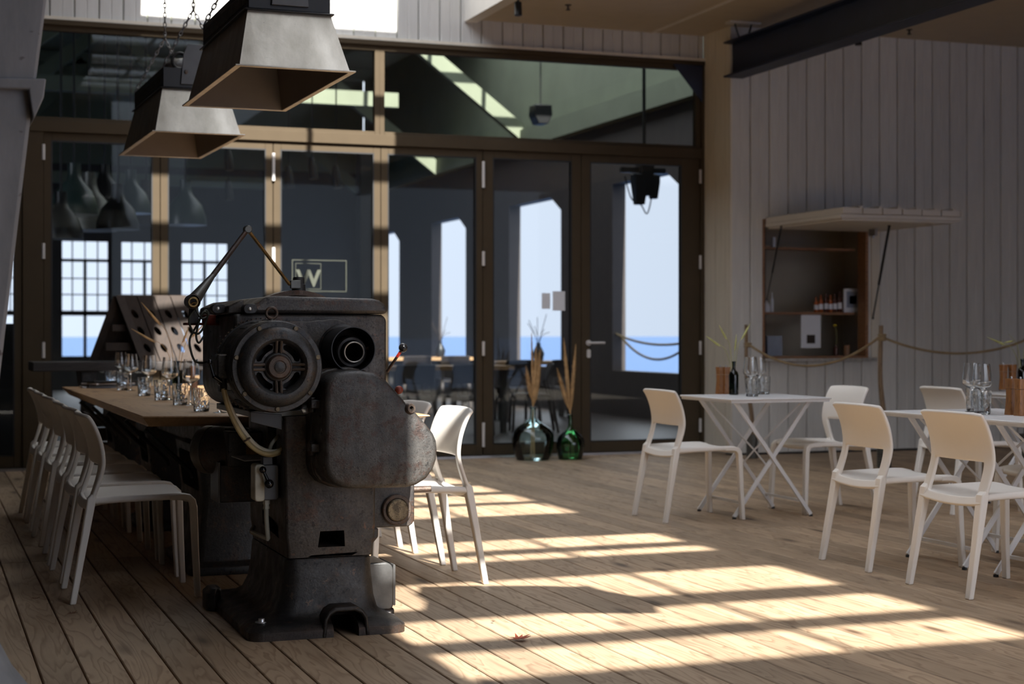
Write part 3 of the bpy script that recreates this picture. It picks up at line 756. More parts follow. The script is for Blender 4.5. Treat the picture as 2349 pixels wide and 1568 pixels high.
for q in range(4):
    t = q * PI / 2; c, s_ = math.cos(t), math.sin(t); u = Vector((-s_, 0, c)); n_ = Vector((c, 0, s_))
    for sgn in (-1, 1):
        a = Vector((MX, 5.730, MZ)) + n_ * 0.050 + u * 0.0085 * sgn; b = Vector((MX, 5.716, MZ)) + n_ * 0.095 + u * 0.0085 * sgn
        bm = B(); tube(bm, [a, b], 0.006, 8, 1); obj('cover_rib', bm, 'motor_iron', mf)
bm = B(); lathe(bm, (MX, 5.745, MZ), (0, -1, 0), [(0, 0.054), (0.014, 0.054), (0.020, 0.050), (0.022, 0.047)], 48); hb = obj('hub', bm, 'motor_iron', mf)
bm = B(); lathe(bm, (MX, 5.80, MZ), (0, -1, 0), [(0, 0.10), (0.004, 0.10)], 40); obj('slot_shade_disc', bm, 'black_rubber', mf)  # black disc standing in for the shade inside the cover slots
bm = B(); lathe(bm, (MX, 5.745, MZ), (0, -1, 0), [(0.02, 0.045), (0.032, 0.044), (0.040, 0.038), (0.041, 0.024), (0.038, 0.022), (0.038, 0.019)], 48); tag(obj('hub_cap', bm, 'rusty_hub', hb), 'rusty round hub cap')
bm = B(); lathe(bm, (MX, 5.745, MZ), (0, -1, 0), [(0.035, 0.0195), (0.042, 0.0185), (0.043, 0.016)], 32); obj('hub_centre', bm, 'motor_iron', hb)
for k in range(7):
    t = -PI / 2 + k * 2 * PI / 7; bm = B()
    lathe(bm, (MX + 0.152 * math.cos(t), 5.745, MZ + 0.152 * math.sin(t)), (0, -1, 0), [(0, 0.0095), (0.006, 0.0095), (0.008, 0.007)], 8); obj('cover_bolt', bm, 'knob_plate', mf)
ex = at(623, 718, 5.83)
bm = B(); torus(bm, (ex.x, 5.83, ex.z), (0, 1, 0), 0.0195, 0.0058, 32, 10); obj('lifting_eye', bm, 'rusty_hub', drum)
bm = B(); lathe(bm, (ex.x, 5.83, ex.z - 0.034), (0, 0, 1), [(0, 0.020), (0.004, 0.020), (0.006, 0.012), (0.014, 0.008)], 20); obj('eye_collar', bm, 'motor_iron', drum)
bx0, bx1 = at(497, 868, 5.86), at(524, 812, 5.86)
bm = B(); prism(bm, rrect(bx0.x, MX - 0.12, bx0.z, bx1.z, .01, 3), 'Y', 5.85, 5.93); jb = obj('terminal_box', bm, 'motor_iron', drum, bevel=0.006)
bm = B(); a_, b_ = at(481, 830, 5.84), at(490, 862, 5.84); ball(bm, a_, 0.010, 14); rod(bm, a_, b_, 0.004, 0.006); rod(bm, b_, (b_.x + 0.03, 5.86, b_.z - 0.02), 0.008); obj('small_lever', bm, 'black_gloss', jb)
bm = B(); p = at(512, 872, 5.86); rod(bm, (p.x, 5.87, p.z + 0.01), (p.x + .003, 5.865, p.z - 0.035), 0.013, n=14); obj('cable_gland', bm, 'black_rubber', jb)
def hose(pts, r, m, nm='hose'):
    bm = B(); tube(bm, pts, r, 10, 6); return obj(nm, bm, m, LR)
hp = [(512, 890, 5.86), (520, 925, 5.87), (536, 965, 5.90), (556, 1000, 5.94), (582, 1028, 5.98), (612, 1040, 6.0), (638, 1034, 6.02), (652, 1015, 6.05), (648, 990, 6.12), (636, 978, 6.22)]
for j, (dx, dz, m) in enumerate(((0, 0, 'hose_tan'), (8, 5, 'hose_grey'), (4, -3, 'hose_tan'))):
    hose([at(x + dx * min(1, i / 3), y - dz * (1 if i < 7 else 2), Y + 0.012 * j) for i, (x, y, Y) in enumerate(hp)], 0.0085, m)
hose([at(x, y, Y) for x, y, Y in ((614, 1050, 6.08), (622, 1020, 6.06), (638, 1000, 6.08), (650, 990, 6.15), (648, 975, 6.22))], 0.007, 'hose_grey')
for x, y in ((534, 958), (566, 1008)):
    p = at(x, y, 5.93); bm = B(); torus(bm, p, (0.5, 0, -0.86), 0.0135, 0.003, 16, 6); obj('hose_clip', bm, 'rusty_hub', LR)
p = at(700, 938, 5.96); bm = B(); lathe(bm, p, (0.2, -1, 0), [(0, 0.020), (0.012, 0.020), (0.012, 0.014), (0.035, 0.013)], 6); obj('nut', bm, 'zinc', LR)
# gear cover: the big tear-shaped door
cov = [(747, 885), (750, 872), (759, 862), (775, 854), (795, 850), (828, 849), (861, 855), (884, 868), (910, 896), (934, 924), (960, 950), (984, 977), (997, 995), (1004, 1012), (1006, 1032), (1004, 1055), (996, 1078), (980, 1099), (958, 1113), (935, 1119), (870, 1121), (805, 1122), (785, 1119), (764, 1110), (750, 1092), (744, 1068), (744, 1000), (745, 940)]
cp = [(at(x, y, 5.72).x, at(x, y, 5.72).z) for x, y in cov]
cxc = sum(p[0] for p in cp) / len(cp); czc = sum(p[1] for p in cp) / len(cp)
def off(pts, k): return [(cxc + (x - cxc) * (1 - k), czc + (z - czc) * (1 - k)) for x, z in pts]
bm = B(); loft(bm, [[(x, y, z) for x, z in off(cp, k)] for y, k in ((5.90, -0.03), (5.875, -0.03), (5.872, -0.005), (5.76, 0.0), (5.735, 0.012), (5.722, 0.05), (5.718, 0.10), (5.717, 0.5))])
gc = obj('gear_cover', bm, 'cast_iron_cover', LR, angle=60)
bm = B(); loft(bm, [[(x, y, z) for x, z in off(cp, k)] for y, k in ((5.98, -0.045), (5.90, -0.045), (5.896, -0.02))]); obj('cover_seat', bm, 'cast_iron', LR, bevel=0.003)
bp = at(937, 938, 5.72)
bm = B(); lathe(bm, (bp.x, 5.74, bp.z), (0.35, -1, 0.1), [(0, 0.024), (0.022, 0.021), (0.030, 0.017), (0.030, 0.009), (0.012, 0.008)], 28); obj('latch_boss', bm, 'rusty_hub', gc)
for y in (923, 1022):
    p = at(712, y, 5.86); bm = B(); box(bm, p.x - 0.012, p.x + 0.07, 5.80, 5.87, p.z - 0.020, p.z + 0.012); rod(bm, (p.x, 5.835, p.z - 0.035), (p.x, 5.835, p.z + 0.02), 0.014); obj('cover_hinge', bm, 'cast_iron_dark', gc, bevel=0.004)
# control levers and handwheel on the far right flank
p = at(890, 865, 6.35); bm = B(); lathe(bm, (1.716, 6.40, p.z), (1, -0.15, 0), [(0, 0.040), (0.02, 0.052), (0.055, 0.054), (0.066, 0.048), (0.070, 0.03)], 32); dial = obj('dial', bm, 'alu_worn', LR); tag(dial, 'bright worn metal dial')
a_, b_ = at(888, 852, 6.35), at(925, 797, 6.30)
bm = B(); rod(bm, a_, a_.lerp(b_, 0.62), 0.0068, 0.0058); rod(bm, a_.lerp(b_, 0.82), b_, 0.0055); obj('lever_rod', bm, 'cast_iron', dial)
bm = B(); rod(bm, a_.lerp(b_, 0.62), a_.lerp(b_, 0.82), 0.0062); tag(obj('red_band', bm, 'bright_red', dial), 'red painted band')
bm = B(); ball(bm, b_, 0.0185, 24); obj('ball_knob', bm, 'black_gloss', dial)
a_, b_ = at(885, 905, 6.35), at(915, 894, 6.32)
bm = B(); rod(bm, a_, b_, 0.006); obj('lever_rod', bm, 'cast_iron', LR)
bm = B(); ball(bm, b_, 0.0175, 24); tag(obj('ball_knob', bm, 'old_red', LR), 'worn red ball knob')
# guard ring and tapered post behind the headstock
gcx = at(678, 680, 6.9); Rg = 0.285
bm = B(); lathe(bm, (gcx.x, 6.98, 1.318 - Rg), (0, -1, 0), [(0, Rg - 0.02), (0, Rg), (0.12, Rg), (0.12, Rg - 0.022), (0.02, Rg - 0.024)], 96, cap=False); gr = obj('chuck_guard', bm, 'rusty_hub', LR, angle=30)
bm = B(); lathe(bm, (gcx.x, 6.985, 1.318 - Rg), (0, -1, 0), [(0, 0.02), (0, Rg - 0.03), (0.01, Rg - 0.03), (0.01, 0.02)], 64); obj('guard_back', bm, 'cast_iron_dark', gr)
p = at(685, 668, 6.9); bm = B(); lathe(bm, (p.x, 6.9, p.z - 0.02), (0, 0, 1), [(0, 0.034), (0.01, 0.031), (0.05, 0.029), (0.052, 0.026), (0.078, 0.025), (0.082, 0.022)], 28); po = obj('lamp_post_base', bm, 'black_rubber', LR)
bm = B(); q = at(671, 651, 6.85); box(bm, q.x - 0.010, q.x + 0.035, 6.84, 6.86, q.z - 0.02, q.z + 0.016); obj('arm_clamp', bm, 'galvanised', po, bevel=0.003)
J = at(568, 526, 6.62); K = at(664, 652, 6.85); H = at(440, 694, 6.40); Hm = at(488, 632, 6.50)
bm = B(); tube(bm, [K, J], 0.0072, 10, 1); obj('upper_arm', bm, 'brass_worn', LR)
bm = B(); lathe(bm, J + Vector((0, -0.018, 0)), (0, 1, 0), [(0, 0.013), (0.004, 0.017), (0.034, 0.017), (0.038, 0.012)], 20); obj('arm_joint', bm, 'galvanised', LR)
bm = B(); tube(bm, [J, Hm], 0.009, 12, 1, radii=(0.0095, 0.0115)); la = obj('lower_arm', bm, 'cast_iron', LR)
bm = B(); tube(bm, [Hm, H + (Hm - H) * 0.15], 0.01, 14, 1, radii=(0.011, 0.026)); obj('arm_sleeve', bm, 'galvanised', la)
bm = B(); lathe(bm, H + Vector((0.0, 0.03, 0.004)), (0.0, -1, 0.0), [(0, 0.018), (0.01, 0.028), (0.06, 0.030), (0.062, 0.026), (0.040, 0.024)], 28); hd = obj('bare_lamp_socket', bm, 'cast_iron', LR)
bm = B(); torus(bm, H + Vector((0, -0.035, 0.002)), (0, 1, 0), 0.017, 0.005, 18, 6); torus(bm, H + Vector((0.004, -0.03, -0.01)), (0.3, 1, 0.2), 0.010, 0.004, 14, 6); obj('socket_terminals', bm, 'brass_worn', hd)
def cab(pts, r=0.0042, m='cable_green'): 
    bm = B(); tube(bm, [at(x, y, Y) for x, y, Y in pts], r, 8, 6); return obj('cable', bm, m, LR)
cab([(446, 705, 6.4), (462, 730, 6.38), (478, 722, 6.40), (470, 712, 6.40), (452, 745, 6.38), (436, 775, 6.38), (437, 800, 6.36), (446, 826, 6.35), (462, 832, 6.36), (478, 828, 6.5)])
cab([(448, 708, 6.4), (434, 730, 6.38), (440, 756, 6.38), (455, 765, 6.37), (470, 745, 6.38), (476, 722, 6.38), (466, 716, 6.36), (456, 740, 6.36), (450, 770, 6.36), (456, 786, 6.36), (468, 770, 6.38)])
bm = B(); p, q = at(424, 742, 6.45), at(484, 732, 6.45); box(bm, p.x, 1.13, 6.42, 6.50, p.z - 0.006, p.z + 0.004); box(bm, p.x + 0.075, p.x + 0.115, 6.40, 6.50, p.z, p.z + 0.035); rb = obj('lamp_bracket', bm, 'old_red', LR, bevel=0.002); tag(rb, 'rust red bracket')
bm = B(); lathe(bm, (p.x + 0.11, 6.43, p.z + 0.022), (1, -.1, 0), [(0, 0.012), (0.03, 0.012)], 6); obj('nut', bm, 'black_metal', rb)
bm = B(); p = at(445, 730, 6.42); loft(bm, [[(p.x - w_, 6.41, p.z + z_), (p.x + w_, 6.41, p.z + z_), (p.x + w_, 6.45, p.z + z_), (p.x - w_, 6.45, p.z + z_)] for z_, w_ in ((-0.02, 0.020), (0.045, 0.016))]); obj('bracket_foot', bm, 'box_grey', rb, bevel=0.003)
bm = B(); box(bm, 1.10, 1.12, 6.30, 6.34, at(463, 887, 6.6).z - .01, at(463, 887, 6.6).z + .012); obj('stub', bm, 'black_metal', LR)
# bed and rear pedestals under the long table
bm = B()
for y0 in (7.75, 9.35, 11.0):
    x0, x1 = 1.17, 1.95
    for ring in ():
        pass
    fr_ = [[(x, y0 + s_ * d, z) for x, s_ in ()] for d in ()]
def leg(y0, y1):
    bm = B()
    loft(bm, [rr3(a, b, c, d, z, .03, 3) for z, a, b, c, d in ((0, 1.18, 2.0, y0, y1), (0.04, 1.18, 2.0, y0, y1), (0.06, 1.22, 1.97, y0 + .03, y1 - .03), (0.36, 1.25, 1.94, y0 + .05, y1 - .05), (0.60, 1.22, 1.96, y0 + .04, y1 - .04))])
    o = obj('rear_pedestal', bm, 'cast_iron_dark', LR, bevel=0.008)
    bm = B(); prism(bm, rrect(y0 + 0.14, y1 - 0.14, 0.38, 0.56, .04, 4), 'X', 1.0, 2.2); cut(o, bm)
leg(7.55, 8.35); leg(9.35, 9.95); leg(11.2, 11.8)
bm = B(); prism(bm, [(6.66, 0.815), (12.1, 0.69), (12.1, 0.58), (6.66, 0.60)], 'X', 1.28, 1.86); 
bm.free()
bm = B(); box(bm, 1.28, 1.86, 6.66, 12.1, 0.585, 0.690); obj('bed', bm, 'cast_iron_dark', LR, bevel=0.01)
# ================================================================== LONG TABLE
tb = thing('dining_table', (1.6, 9.6, 0.69), 'long oak table top with slanting edges mounted over the old lathe bed', 'table')
bm = B()
loft(bm, [[(1.01, 7.74, .692), (2.16, 7.56, .692), (2.16, 11.9, .692), (1.01, 11.9, .692)], [(1.01, 7.70, .700), (2.18, 7.52, .700), (2.18, 11.92, .700), (1.0, 11.92, .700)], [(0.965, 7.56, .745), (2.245, 7.22, .745), (2.245, 11.94, .745), (0.955, 11.94, .745)], [(0.968, 7.565, .75), (2.24, 7.225, .75), (2.24, 11.938, .75), (0.958, 11.938, .75)]])
obj('table_top', bm, 'oak_top', tb, smooth=False)
for y in (7.95, 8.75, 9.6, 10.5, 11.3):
    for x0, x1 in ((1.02, 1.24), (2.14, 1.92)):
        bm = B(); tube(bm, [(x0 + (0.03 if x0 < 1.5 else -0.03), y - 0.05, 0.690), (x0, y - 0.05, 0.67), (x1, y - 0.05, 0.46), (x1 + (0.01 if x0 < 1.5 else -0.01), y - 0.05, 0.43)], 0.012, 8, 1); obj('brace', bm, 'black_metal', tb)

# ================================================================== CHAIRS
def chair_proto():
    r = bpy.data.objects.new('chair', None); COL.objects.link(r); r.empty_display_size = 0.05
    # local: rear feet at x = 0, sitter looks to +x
    HW = 0.232
    zs = [0.398, 0.404, 0.428, 0.436, 0.475, 0.535, 0.566, 0.576, 0.60, 0.66, 0.73, 0.778, 0.793]
    def px(z):
        return 0.121 - 1.35 * (z - 0.575) ** 2 * (1.0 if z > 0.575 else 1.15) - (0.9 * max(0, z - 0.70) ** 2)
    us = [-1, -0.90, -0.79, -0.755, -0.68, -0.35, 0, 0.35, 0.68, 0.755, 0.79, 0.90, 1]
    bm = B(); G = {}
    for i, u in enumerate(us):
        for j, z in enumerate(zs):
            hw = HW * (1.0 - 0.03 * (z - 0.44) / 0.35)
            zz = z - (0.012 * abs(u) ** 4 if j == len(zs) - 1 else 0)
            if z < 0.44: zz -= 0.016 * (1 - u * u)
            sm = min(1, max(0, (z - 0.42) / 0.22)); bow = (0.008 + 0.022 * sm * sm * (3 - 2 * sm)) * (u * u)
            G[i, j] = bm.verts.new((px(z) - 0.018 + bow, u * hw, zz))
    for i in range(len(us) - 1):
        for j in range(len(zs) - 1):
            if 3 <= j <= 6 and us[i] >= -0.76 and us[i + 1] <= 0.76: continue
            bm.faces.new((G[i, j], G[i + 1, j], G[i + 1, j + 1], G[i, j + 1]))
    for v in [v for v in bm.verts if not v.link_faces]: bm.verts.remove(v)
    o = obj('backrest', bm, 'chair_plastic', r)
    md = o.modifiers.new('thick', 'SOLIDIFY'); md.thickness = 0.020; md.offset = 0
    md = o.modifiers.new('round', 'SUBSURF'); md.levels = 1; md.render_levels = 2
    # seat
    bm = B(); xs = [0.078, 0.10, 0.15, 0.22, 0.32, 0.42, 0.475, 0.505]; ys = [-1, -0.93, -0.6, 0, 0.6, 0.93, 1]; G = {}
    for i, x in enumerate(xs):
        for j, u in enumerate(ys):
            dip = 0.014 * (1 - u * u) + 0.026 * (1 - u * u) * max(0, 1 - (x - 0.078) / 0.09) ** 1.0
            z = 0.447 - dip + 0.008 * (x - 0.1) / 0.4
            if i == 0: z -= 0.004
            if i == 6: z -= 0.004
            if i == 7: z -= 0.026
            hw = 0.226 - 0.004 * (x > 0.4)
            G[i, j] = bm.verts.new((x - 0.012 * (1 - u * u) * (i < 2) , u * hw, z))
    for i in range(len(xs) - 1):
        for j in range(len(ys) - 1): bm.faces.new((G[i, j], G[i + 1, j], G[i + 1, j + 1], G[i, j + 1]))
    o = obj('seat', bm, 'chair_plastic', r)
    md = o.modifiers.new('thick', 'SOLIDIFY'); md.thickness = 0.030; md.offset = -1
    md = o.modifiers.new('round', 'SUBSURF'); md.levels = 1; md.render_levels = 2
    for s_ in (-1, 1):
        def rg(x, z, wy, tx, y): return [(x + a * tx / 2, y + b * wy / 2, z) for a, b in ((-1, -1), (1, -1), (1, 1), (-1, 1))]
        bm = B(); yo = s_ * 0.206
        loft(bm, [rg(0.001, 0.0, 0.034, 0.026, s_ * 0.222), rg(0.040, 0.22, 0.040, 0.030, s_ * 0.216), rg(0.080, 0.44, 0.050, 0.036, yo), rg(0.088, 0.458, 0.040, 0.016, yo + s_ * .002)])
        obj('rear_leg', bm, 'chair_plastic', r, bevel=0.006, seg=3)
        bm = B(); yf = s_ * 0.204
        rs = []
        for x, z, a, t in ((0.40, 0.433, 90, .026), (0.462, 0.433, 90, .028), (0.484, 0.428, 62, .030), (0.499, 0.413, 30, .030), (0.505, 0.385, 4, .030), (0.512, 0.20, 2, .028), (0.522, 0.0, 0, .025)):
            ca, sa = math.cos(R(a)), math.sin(R(a)); w_ = 0.042 if z > 0.35 else 0.036
            rs.append([(x + k * t / 2 * ca, yf + b * w_ / 2 + s_ * 0.012 * (1 - z / 0.43), z + k * t / 2 * sa) for k, b in ((-1, -1), (1, -1), (1, 1), (-1, 1))])
        loft(bm, rs); obj('front_leg', bm, 'chair_plastic', r, bevel=0.006, seg=3, angle=50)
    return r
chair0 = chair_proto(); KIDS = {}
for c in bpy.data.objects:
    if c.parent: KIDS.setdefault(c.parent, []).append(c)
used = [False]
def chair(x, y, rz, label, group=None, dz=0):
    o = chair0 if not used[0] else copy_tree(chair0, KIDS); used[0] = True
    o.location = (x, y, dz); o.rotation_euler = (0, 0, R(rz)); o['label'] = label; o['category'] = 'chair'
    if group: o['group'] = group
    elif 'group' in o: del o['group']
    return o
G1 = 'white chairs along the left side of the long table'
L1 = ['nearest white chair of the row left of the long table, seen whole', 'white chair second from the near end of the row left of the long table', 'white chair third from the near end of the row left of the long table', 'white chair fourth from the near end of the row left of the long table', 'white chair fifth from the near end of the row left of the long table', 'farthest white chair of the row left of the long table, by the dark glazing']
for y, rz, lb in zip((7.18, 7.78, 8.39, 9.13, 9.82, 10.42), (0, 1.5, -1, 1, 0, 0), L1): chair(0.60, y, rz, lb, G1)
G2 = 'white chairs along the right side of the long table'
L2 = ['nearest white chair right of the long table, sunlit, its back turned to the deck patch', 'second white chair right of the long table, its top showing over the table corner', 'third white chair right of the long table, only its legs showing beside the machine', 'farthest white chair right of the long table, mostly hidden by the machine']
for y, rz, lb in zip((7.10, 7.74, 8.46, 9.2), (180, 181, 179, 180), L2[:4]): chair(2.40, y, rz, lb, G2)
G3 = 'white chairs at the square bistro tables'
chair(4.172, 8.93, 0, 'white chair left of the bistro table nearest the glass doors', G3)
chair(5.70, 9.02, 180, 'white chair right of the bistro table nearest the glass doors', G3)
chair(4.225, 6.81, -2, 'white chair left of the front bistro tables, the farther of the two', G3)
chair(4.19, 5.99, 0, 'largest white chair, left of the front bistro tables, cut off by the right edge', G3)
chair(6.05, 8.72, 0, 'white chair behind the front bistro tables, its top left of the wine glasses', G3)
chair(5.74, 6.75, 180, 'white chair on the far side of the front bistro tables, only its seat showing underneath', G3)

# ================================================================== BISTRO TABLES
def bistro_proto():
    r = bpy.data.objects.new('bistro_table', None); COL.objects.link(r)
    bm = B(); prism(bm, rrect(-.35, .35, -.35, .35, .012, 3), 'Z', 0.728, 0.738); 
    o = obj('table_top', bm, 'table_white', r, bevel=0.003)
    bm = B()
    for x0, x1, y0, y1 in ((-.34, .34, -.34, -.32), (-.34, .34, .32, .34), (-.34, -.32, -.32, .32), (.32, .34, -.32, .32)): box(bm, x0, x1, y0, y1, 0.712, 0.728)
    obj('top_rim', bm, 'table_white', r)
    for y in (-0.235, 0.235):
        for s_ in (-1, 1):
            bm = B(); yy = y + s_ * 0.008
            a, b = Vector((-s_ * 0.262, yy, 0.012)), Vector((s_ * 0.262, yy, 0.715)); d = (b - a).normalized(); n_ = Vector((d.z, 0, -d.x))
            loft(bm, [[p + n_ * 0.0125 + Vector((0, -.007, 0)), p - n_ * 0.0125 + Vector((0, -.007, 0)), p - n_ * 0.0125 + Vector((0, .007, 0)), p + n_ * 0.0125 + Vector((0, .007, 0))] for p in (a, b)])
            lg = obj('leg', bm, 'table_white', r, bevel=0.002)
            bm = B(); lathe(bm, a + Vector((0, 0, -0.012)), (0, 0, 1), [(0, 0.013), (0.012, 0.012)], 10); obj('foot_cap', bm, 'black_rubber', lg)
    for s_ in (-1, 1):
        bm = B(); box(bm, s_ * 0.21 - 0.008, s_ * 0.21 + 0.008, -0.235, 0.235, 0.088, 0.104); obj('stretcher', bm, 'table_white', r)
    for s_ in (-1, 1):
        bm = B(); tube(bm, [(-s_ * 0.20, s_ * 0.228, 0.70), (0.0, 0.0, 0.40), (0.06 * s_, -0.06 * s_, 0.30)], 0.006, 8, 1); obj('brace', bm, 'table_white', r)
    return r
bt0 = bistro_proto(); KB = {}
for c in bpy.data.objects:
    if c.parent: KB.setdefault(c.parent, []).append(c)
G4 = 'square white folding bistro tables'
for k, (x, y, rz, lb) in enumerate(((4.925, 8.99, 0, 'square white folding bistro table nearest the glass doors'), (4.96, 6.73, 0, 'white bistro table at the right with two wine glasses standing near its corner'), (4.96, 6.02, 0, 'white bistro table at the right edge, in front of the one with wine glasses'), (6.95, 8.75, 0, 'white bistro table at the back right, behind the one with two wine glasses'))):
    o = bt0 if k == 0 else copy_tree(bt0, KB)
    o.location = (x, y, 0); o.rotation_euler = (0, 0, R(rz)); tag(o, lb, 'table', G4)
# ================================================================== HANGING LAMPS
def lamp_proto():
    r = bpy.data.objects.new('pendant_lamp', None); COL.objects.link(r)
    def rc(hx, hy, z): return [(-hx, -hy, z), (hx, -hy, z), (hx, hy, z), (-hx, hy, z)]
    bm = B()
    loft(bm, [rc(.247, .657, .0), rc(.249, .660, 0.0), rc(.249, .660, .006), rc(.190, .548, .262), rc(.188, .546, .262)], cap=False)
    obj('reflector', bm, 'lamp_steel', r, smooth=False)
    bm = B(); loft(bm, [rc(.186, .544, .256), rc(.246, .656, .002), rc(.243, .653, .002), rc(.183, .541, .256)], cap=False); obj('reflector_lining', bm, 'lamp_inner', r, smooth=False)
    bm = B(); box(bm, -.17, .17, -.53, .53, .255, .262); obj('reflector_top', bm, 'lamp_inner', r)
    bm = B()
    for a in ((-.272, .272, -.684, -.655), (-.272, .272, .655, .684), (-.272, -.243, -.655, .655), (.243, .272, -.655, .655)): box(bm, a[0], a[1], a[2], a[3], -0.001, .006)
    obj('rim', bm, 'lamp_steel', r, bevel=0.002)
    bm = B(); box(bm, -.205, .205, -.565, .565, .262, .270); box(bm, -.188, .188, -.55, .55, .270, .385); 
    hs_ = obj('ballast_housing', bm, 'black_metal', r, bevel=0.004)
    for s_ in (-1, 1):
        bm = B(); box(bm, s_ * .190 - .001, s_ * .190 + .001, -.525, .525, .297, .302); box(bm, s_ * .190 - .001, s_ * .190 + .001, -.525, .525, .350, .355)
        for k in range(36):
            y = -.51 + 1.02 * k / 35; box(bm, s_ * .190 - .002, s_ * .190 + .002, y - .008, y + .008, .30, .352)
        tag(obj('vent_grille', bm, 'galvanised', hs_), 'row of vent slots')
    bm = B(); prism(bm, [(-.085, .29), (.085, .29), (.070, .46), (.045, .52), (-.045, .52), (-.070, .46)], 'Y', -.565, -.552); pl_ = obj('end_plate', bm, 'box_grey', r, bevel=0.002)
    bm = B()
    for x in (-.055, .055): lathe(bm, (x, -.565, .36), (0, -1, 0), [(0, .012), (.006, .011), (.009, .006)], 12)
    obj('plate_bolt', bm, 'rusty_hub', pl_)
    bm = B(); loft(bm, [[(x, y, z) for x, y in rrect(-a, a, -b, b, .06, 4)] for z, a, b in ((.385, .15, .42), (.43, .14, .40), (.47, .10, .34), (.485, .05, .28))]); obj('gear_dome', bm, 'cast_iron', r)
    bm = B(); torus(bm, (-.08, -.50, .43), (0, 1, 0), .045, .010, 20, 8); obj('cable_coil', bm, 'black_rubber', r)
    def chain(bm, a, b, n=None):
        a, b = Vector(a), Vector(b); d = b - a; n = n or max(2, int(d.length / .030)); u = d.normalized(); p1, p2 = frame_of(u)
        for i in range(n):
            c = a + d * ((i + .5) / n); nrm = p1 if i % 2 else p2; side = u.cross(nrm)
            pts = [c + u * (.021 * math.cos(t)) + side * (.009 * math.sin(t)) for t in [2 * PI * j / 8 for j in range(8)]]
            rings = []
            for j in range(8):
                t = 2 * PI * j / 8; out = (u * (math.cos(t) * .5) + side * math.sin(t)).normalized()
                rings.append([pts[j] + out * (.0034 * math.cos(q)) + nrm * (.0034 * math.sin(q)) for q in (0, PI / 2, PI, 3 * PI / 2)])
            loft(bm, rings, cap=False, closed=True)
    for s_ in (-1, 1):
        bm = B()
        chain(bm, (0, s_ * .50, .74), (0, s_ * .50, 3.19)); chain(bm, (-.185, s_ * .545, .385), (0, s_ * .50, .73)); chain(bm, (.185, s_ * .545, .385), (0, s_ * .50, .73))
        torus(bm, (0, s_ * .50, .735), (1, 0, 0), .016, .004, 14, 6)
        obj('chain', bm, 'steel', r)
    return r
lp0 = lamp_proto(); KL = {}
for c in bpy.data.objects:
    if c.parent: KL.setdefault(c.parent, []).append(c)
for k, (x, y, z, rz, lb) in enumerate(((1.486, 7.37, 2.25, 1.0, 'large galvanised rectangular pendant lamp hanging nearest, cut by the top edge'), (1.451, 9.72, 2.25, 1.5, 'rectangular pendant lamp with bright reflecting front, hanging behind and below the large one'), (2.50, 3.05, 2.75, 70, 'rectangular pendant lamp above the sunlit deck, out of view but casting a shadow'))):
    o = lp0 if k == 0 else copy_tree(lp0, KL)
    o.location = (x, y, z); o.rotation_euler = (0, 0, R(rz)); tag(o, lb, 'lamp', 'industrial pendant lamps on chains')
    if k < 2: o.scale = (.957, .957, .99)
    else: o.scale = (.7, .7, .9)

# ================================================================== LEFT FOREGROUND TIMBER
bm = B()
p = [at(x, y, 4.5) for x, y in ((107, 0), (84, 176), (76, 232), (0, 870))]
prism(bm, [(-.36, 3.985), (.49, 3.985), (p[0].x, p[0].z), (p[1].x, p[1].z), (p[1].x - .01, p[1].z - .03), (-.30, p[1].z - .03)], 'Y', 4.50, 4.72)
st_ = thing('timber_strut', (0.05, 4.6, 0), 'whitewashed knotty timber strut crossing the far left of the view', 'strut')
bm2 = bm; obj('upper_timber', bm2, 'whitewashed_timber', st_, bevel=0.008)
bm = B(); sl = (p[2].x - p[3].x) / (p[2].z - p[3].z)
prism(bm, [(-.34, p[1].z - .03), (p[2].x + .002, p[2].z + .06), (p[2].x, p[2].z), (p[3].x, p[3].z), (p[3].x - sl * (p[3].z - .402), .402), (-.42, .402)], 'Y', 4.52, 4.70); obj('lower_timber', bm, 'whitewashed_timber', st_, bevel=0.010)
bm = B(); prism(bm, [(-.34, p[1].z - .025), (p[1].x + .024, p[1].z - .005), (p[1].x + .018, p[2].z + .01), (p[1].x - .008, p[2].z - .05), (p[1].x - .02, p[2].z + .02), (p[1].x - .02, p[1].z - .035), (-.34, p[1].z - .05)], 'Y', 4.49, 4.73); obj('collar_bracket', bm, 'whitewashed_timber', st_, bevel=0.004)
bm = B(); lathe(bm, (-.16, 4.62, 0), (0, 0, 1), [(0, .62), (.05, .55), (.12, .475), (.22, .40), (.30, .36), (.36, .345), (.39, .32), (.40, .28)], 40)
tag(obj('pier', bm, 'concrete', None), 'pale rounded concrete pier foot peeking in at the bottom left corner', 'pier')

# ================================================================== GLASSWARE AND TABLE THINGS
def wine_bm():
    bm = B()
    o_ = [(0.0, .034), (.002, .034), (.005, .010), (.012, .0042), (.105, .0036), (.116, .010), (.128, .030), (.140, .045), (.150, .047), (.165, .0465), (.245, .0365)]
    i_ = [(.245, .0355), (.165, .0455), (.150, .0458), (.141, .0435), (.130, .0290), (.121, .010), (.119, .001)]
    lathe(bm, (0, 0, 0), (0, 0, 1), o_ + i_, 32); return bm
def tumbler_bm():
    bm = B(); lathe(bm, (0, 0, 0), (0, 0, 1), [(0, .034), (.002, .037), (.012, .039), (.095, .0425), (.115, .043), (.115, .0412), (.09, .0405), (.018, .036), (.014, .03), (.013, .001)], 28); return bm
protos = {}
def put(kind, bmf, mat, loc, label, cat, group=None, rz=0, s=1.0):
    if kind not in protos:
        o = obj(kind, bmf(), mat, None); protos[kind] = o
    else:
        o = protos[kind].copy(); COL.objects.link(o)
    o.location = loc; o.rotation_euler = (0, 0, rz); o.scale = (s, s, s)
    tag(o, label, cat, group); return o
ZT = 0.7502
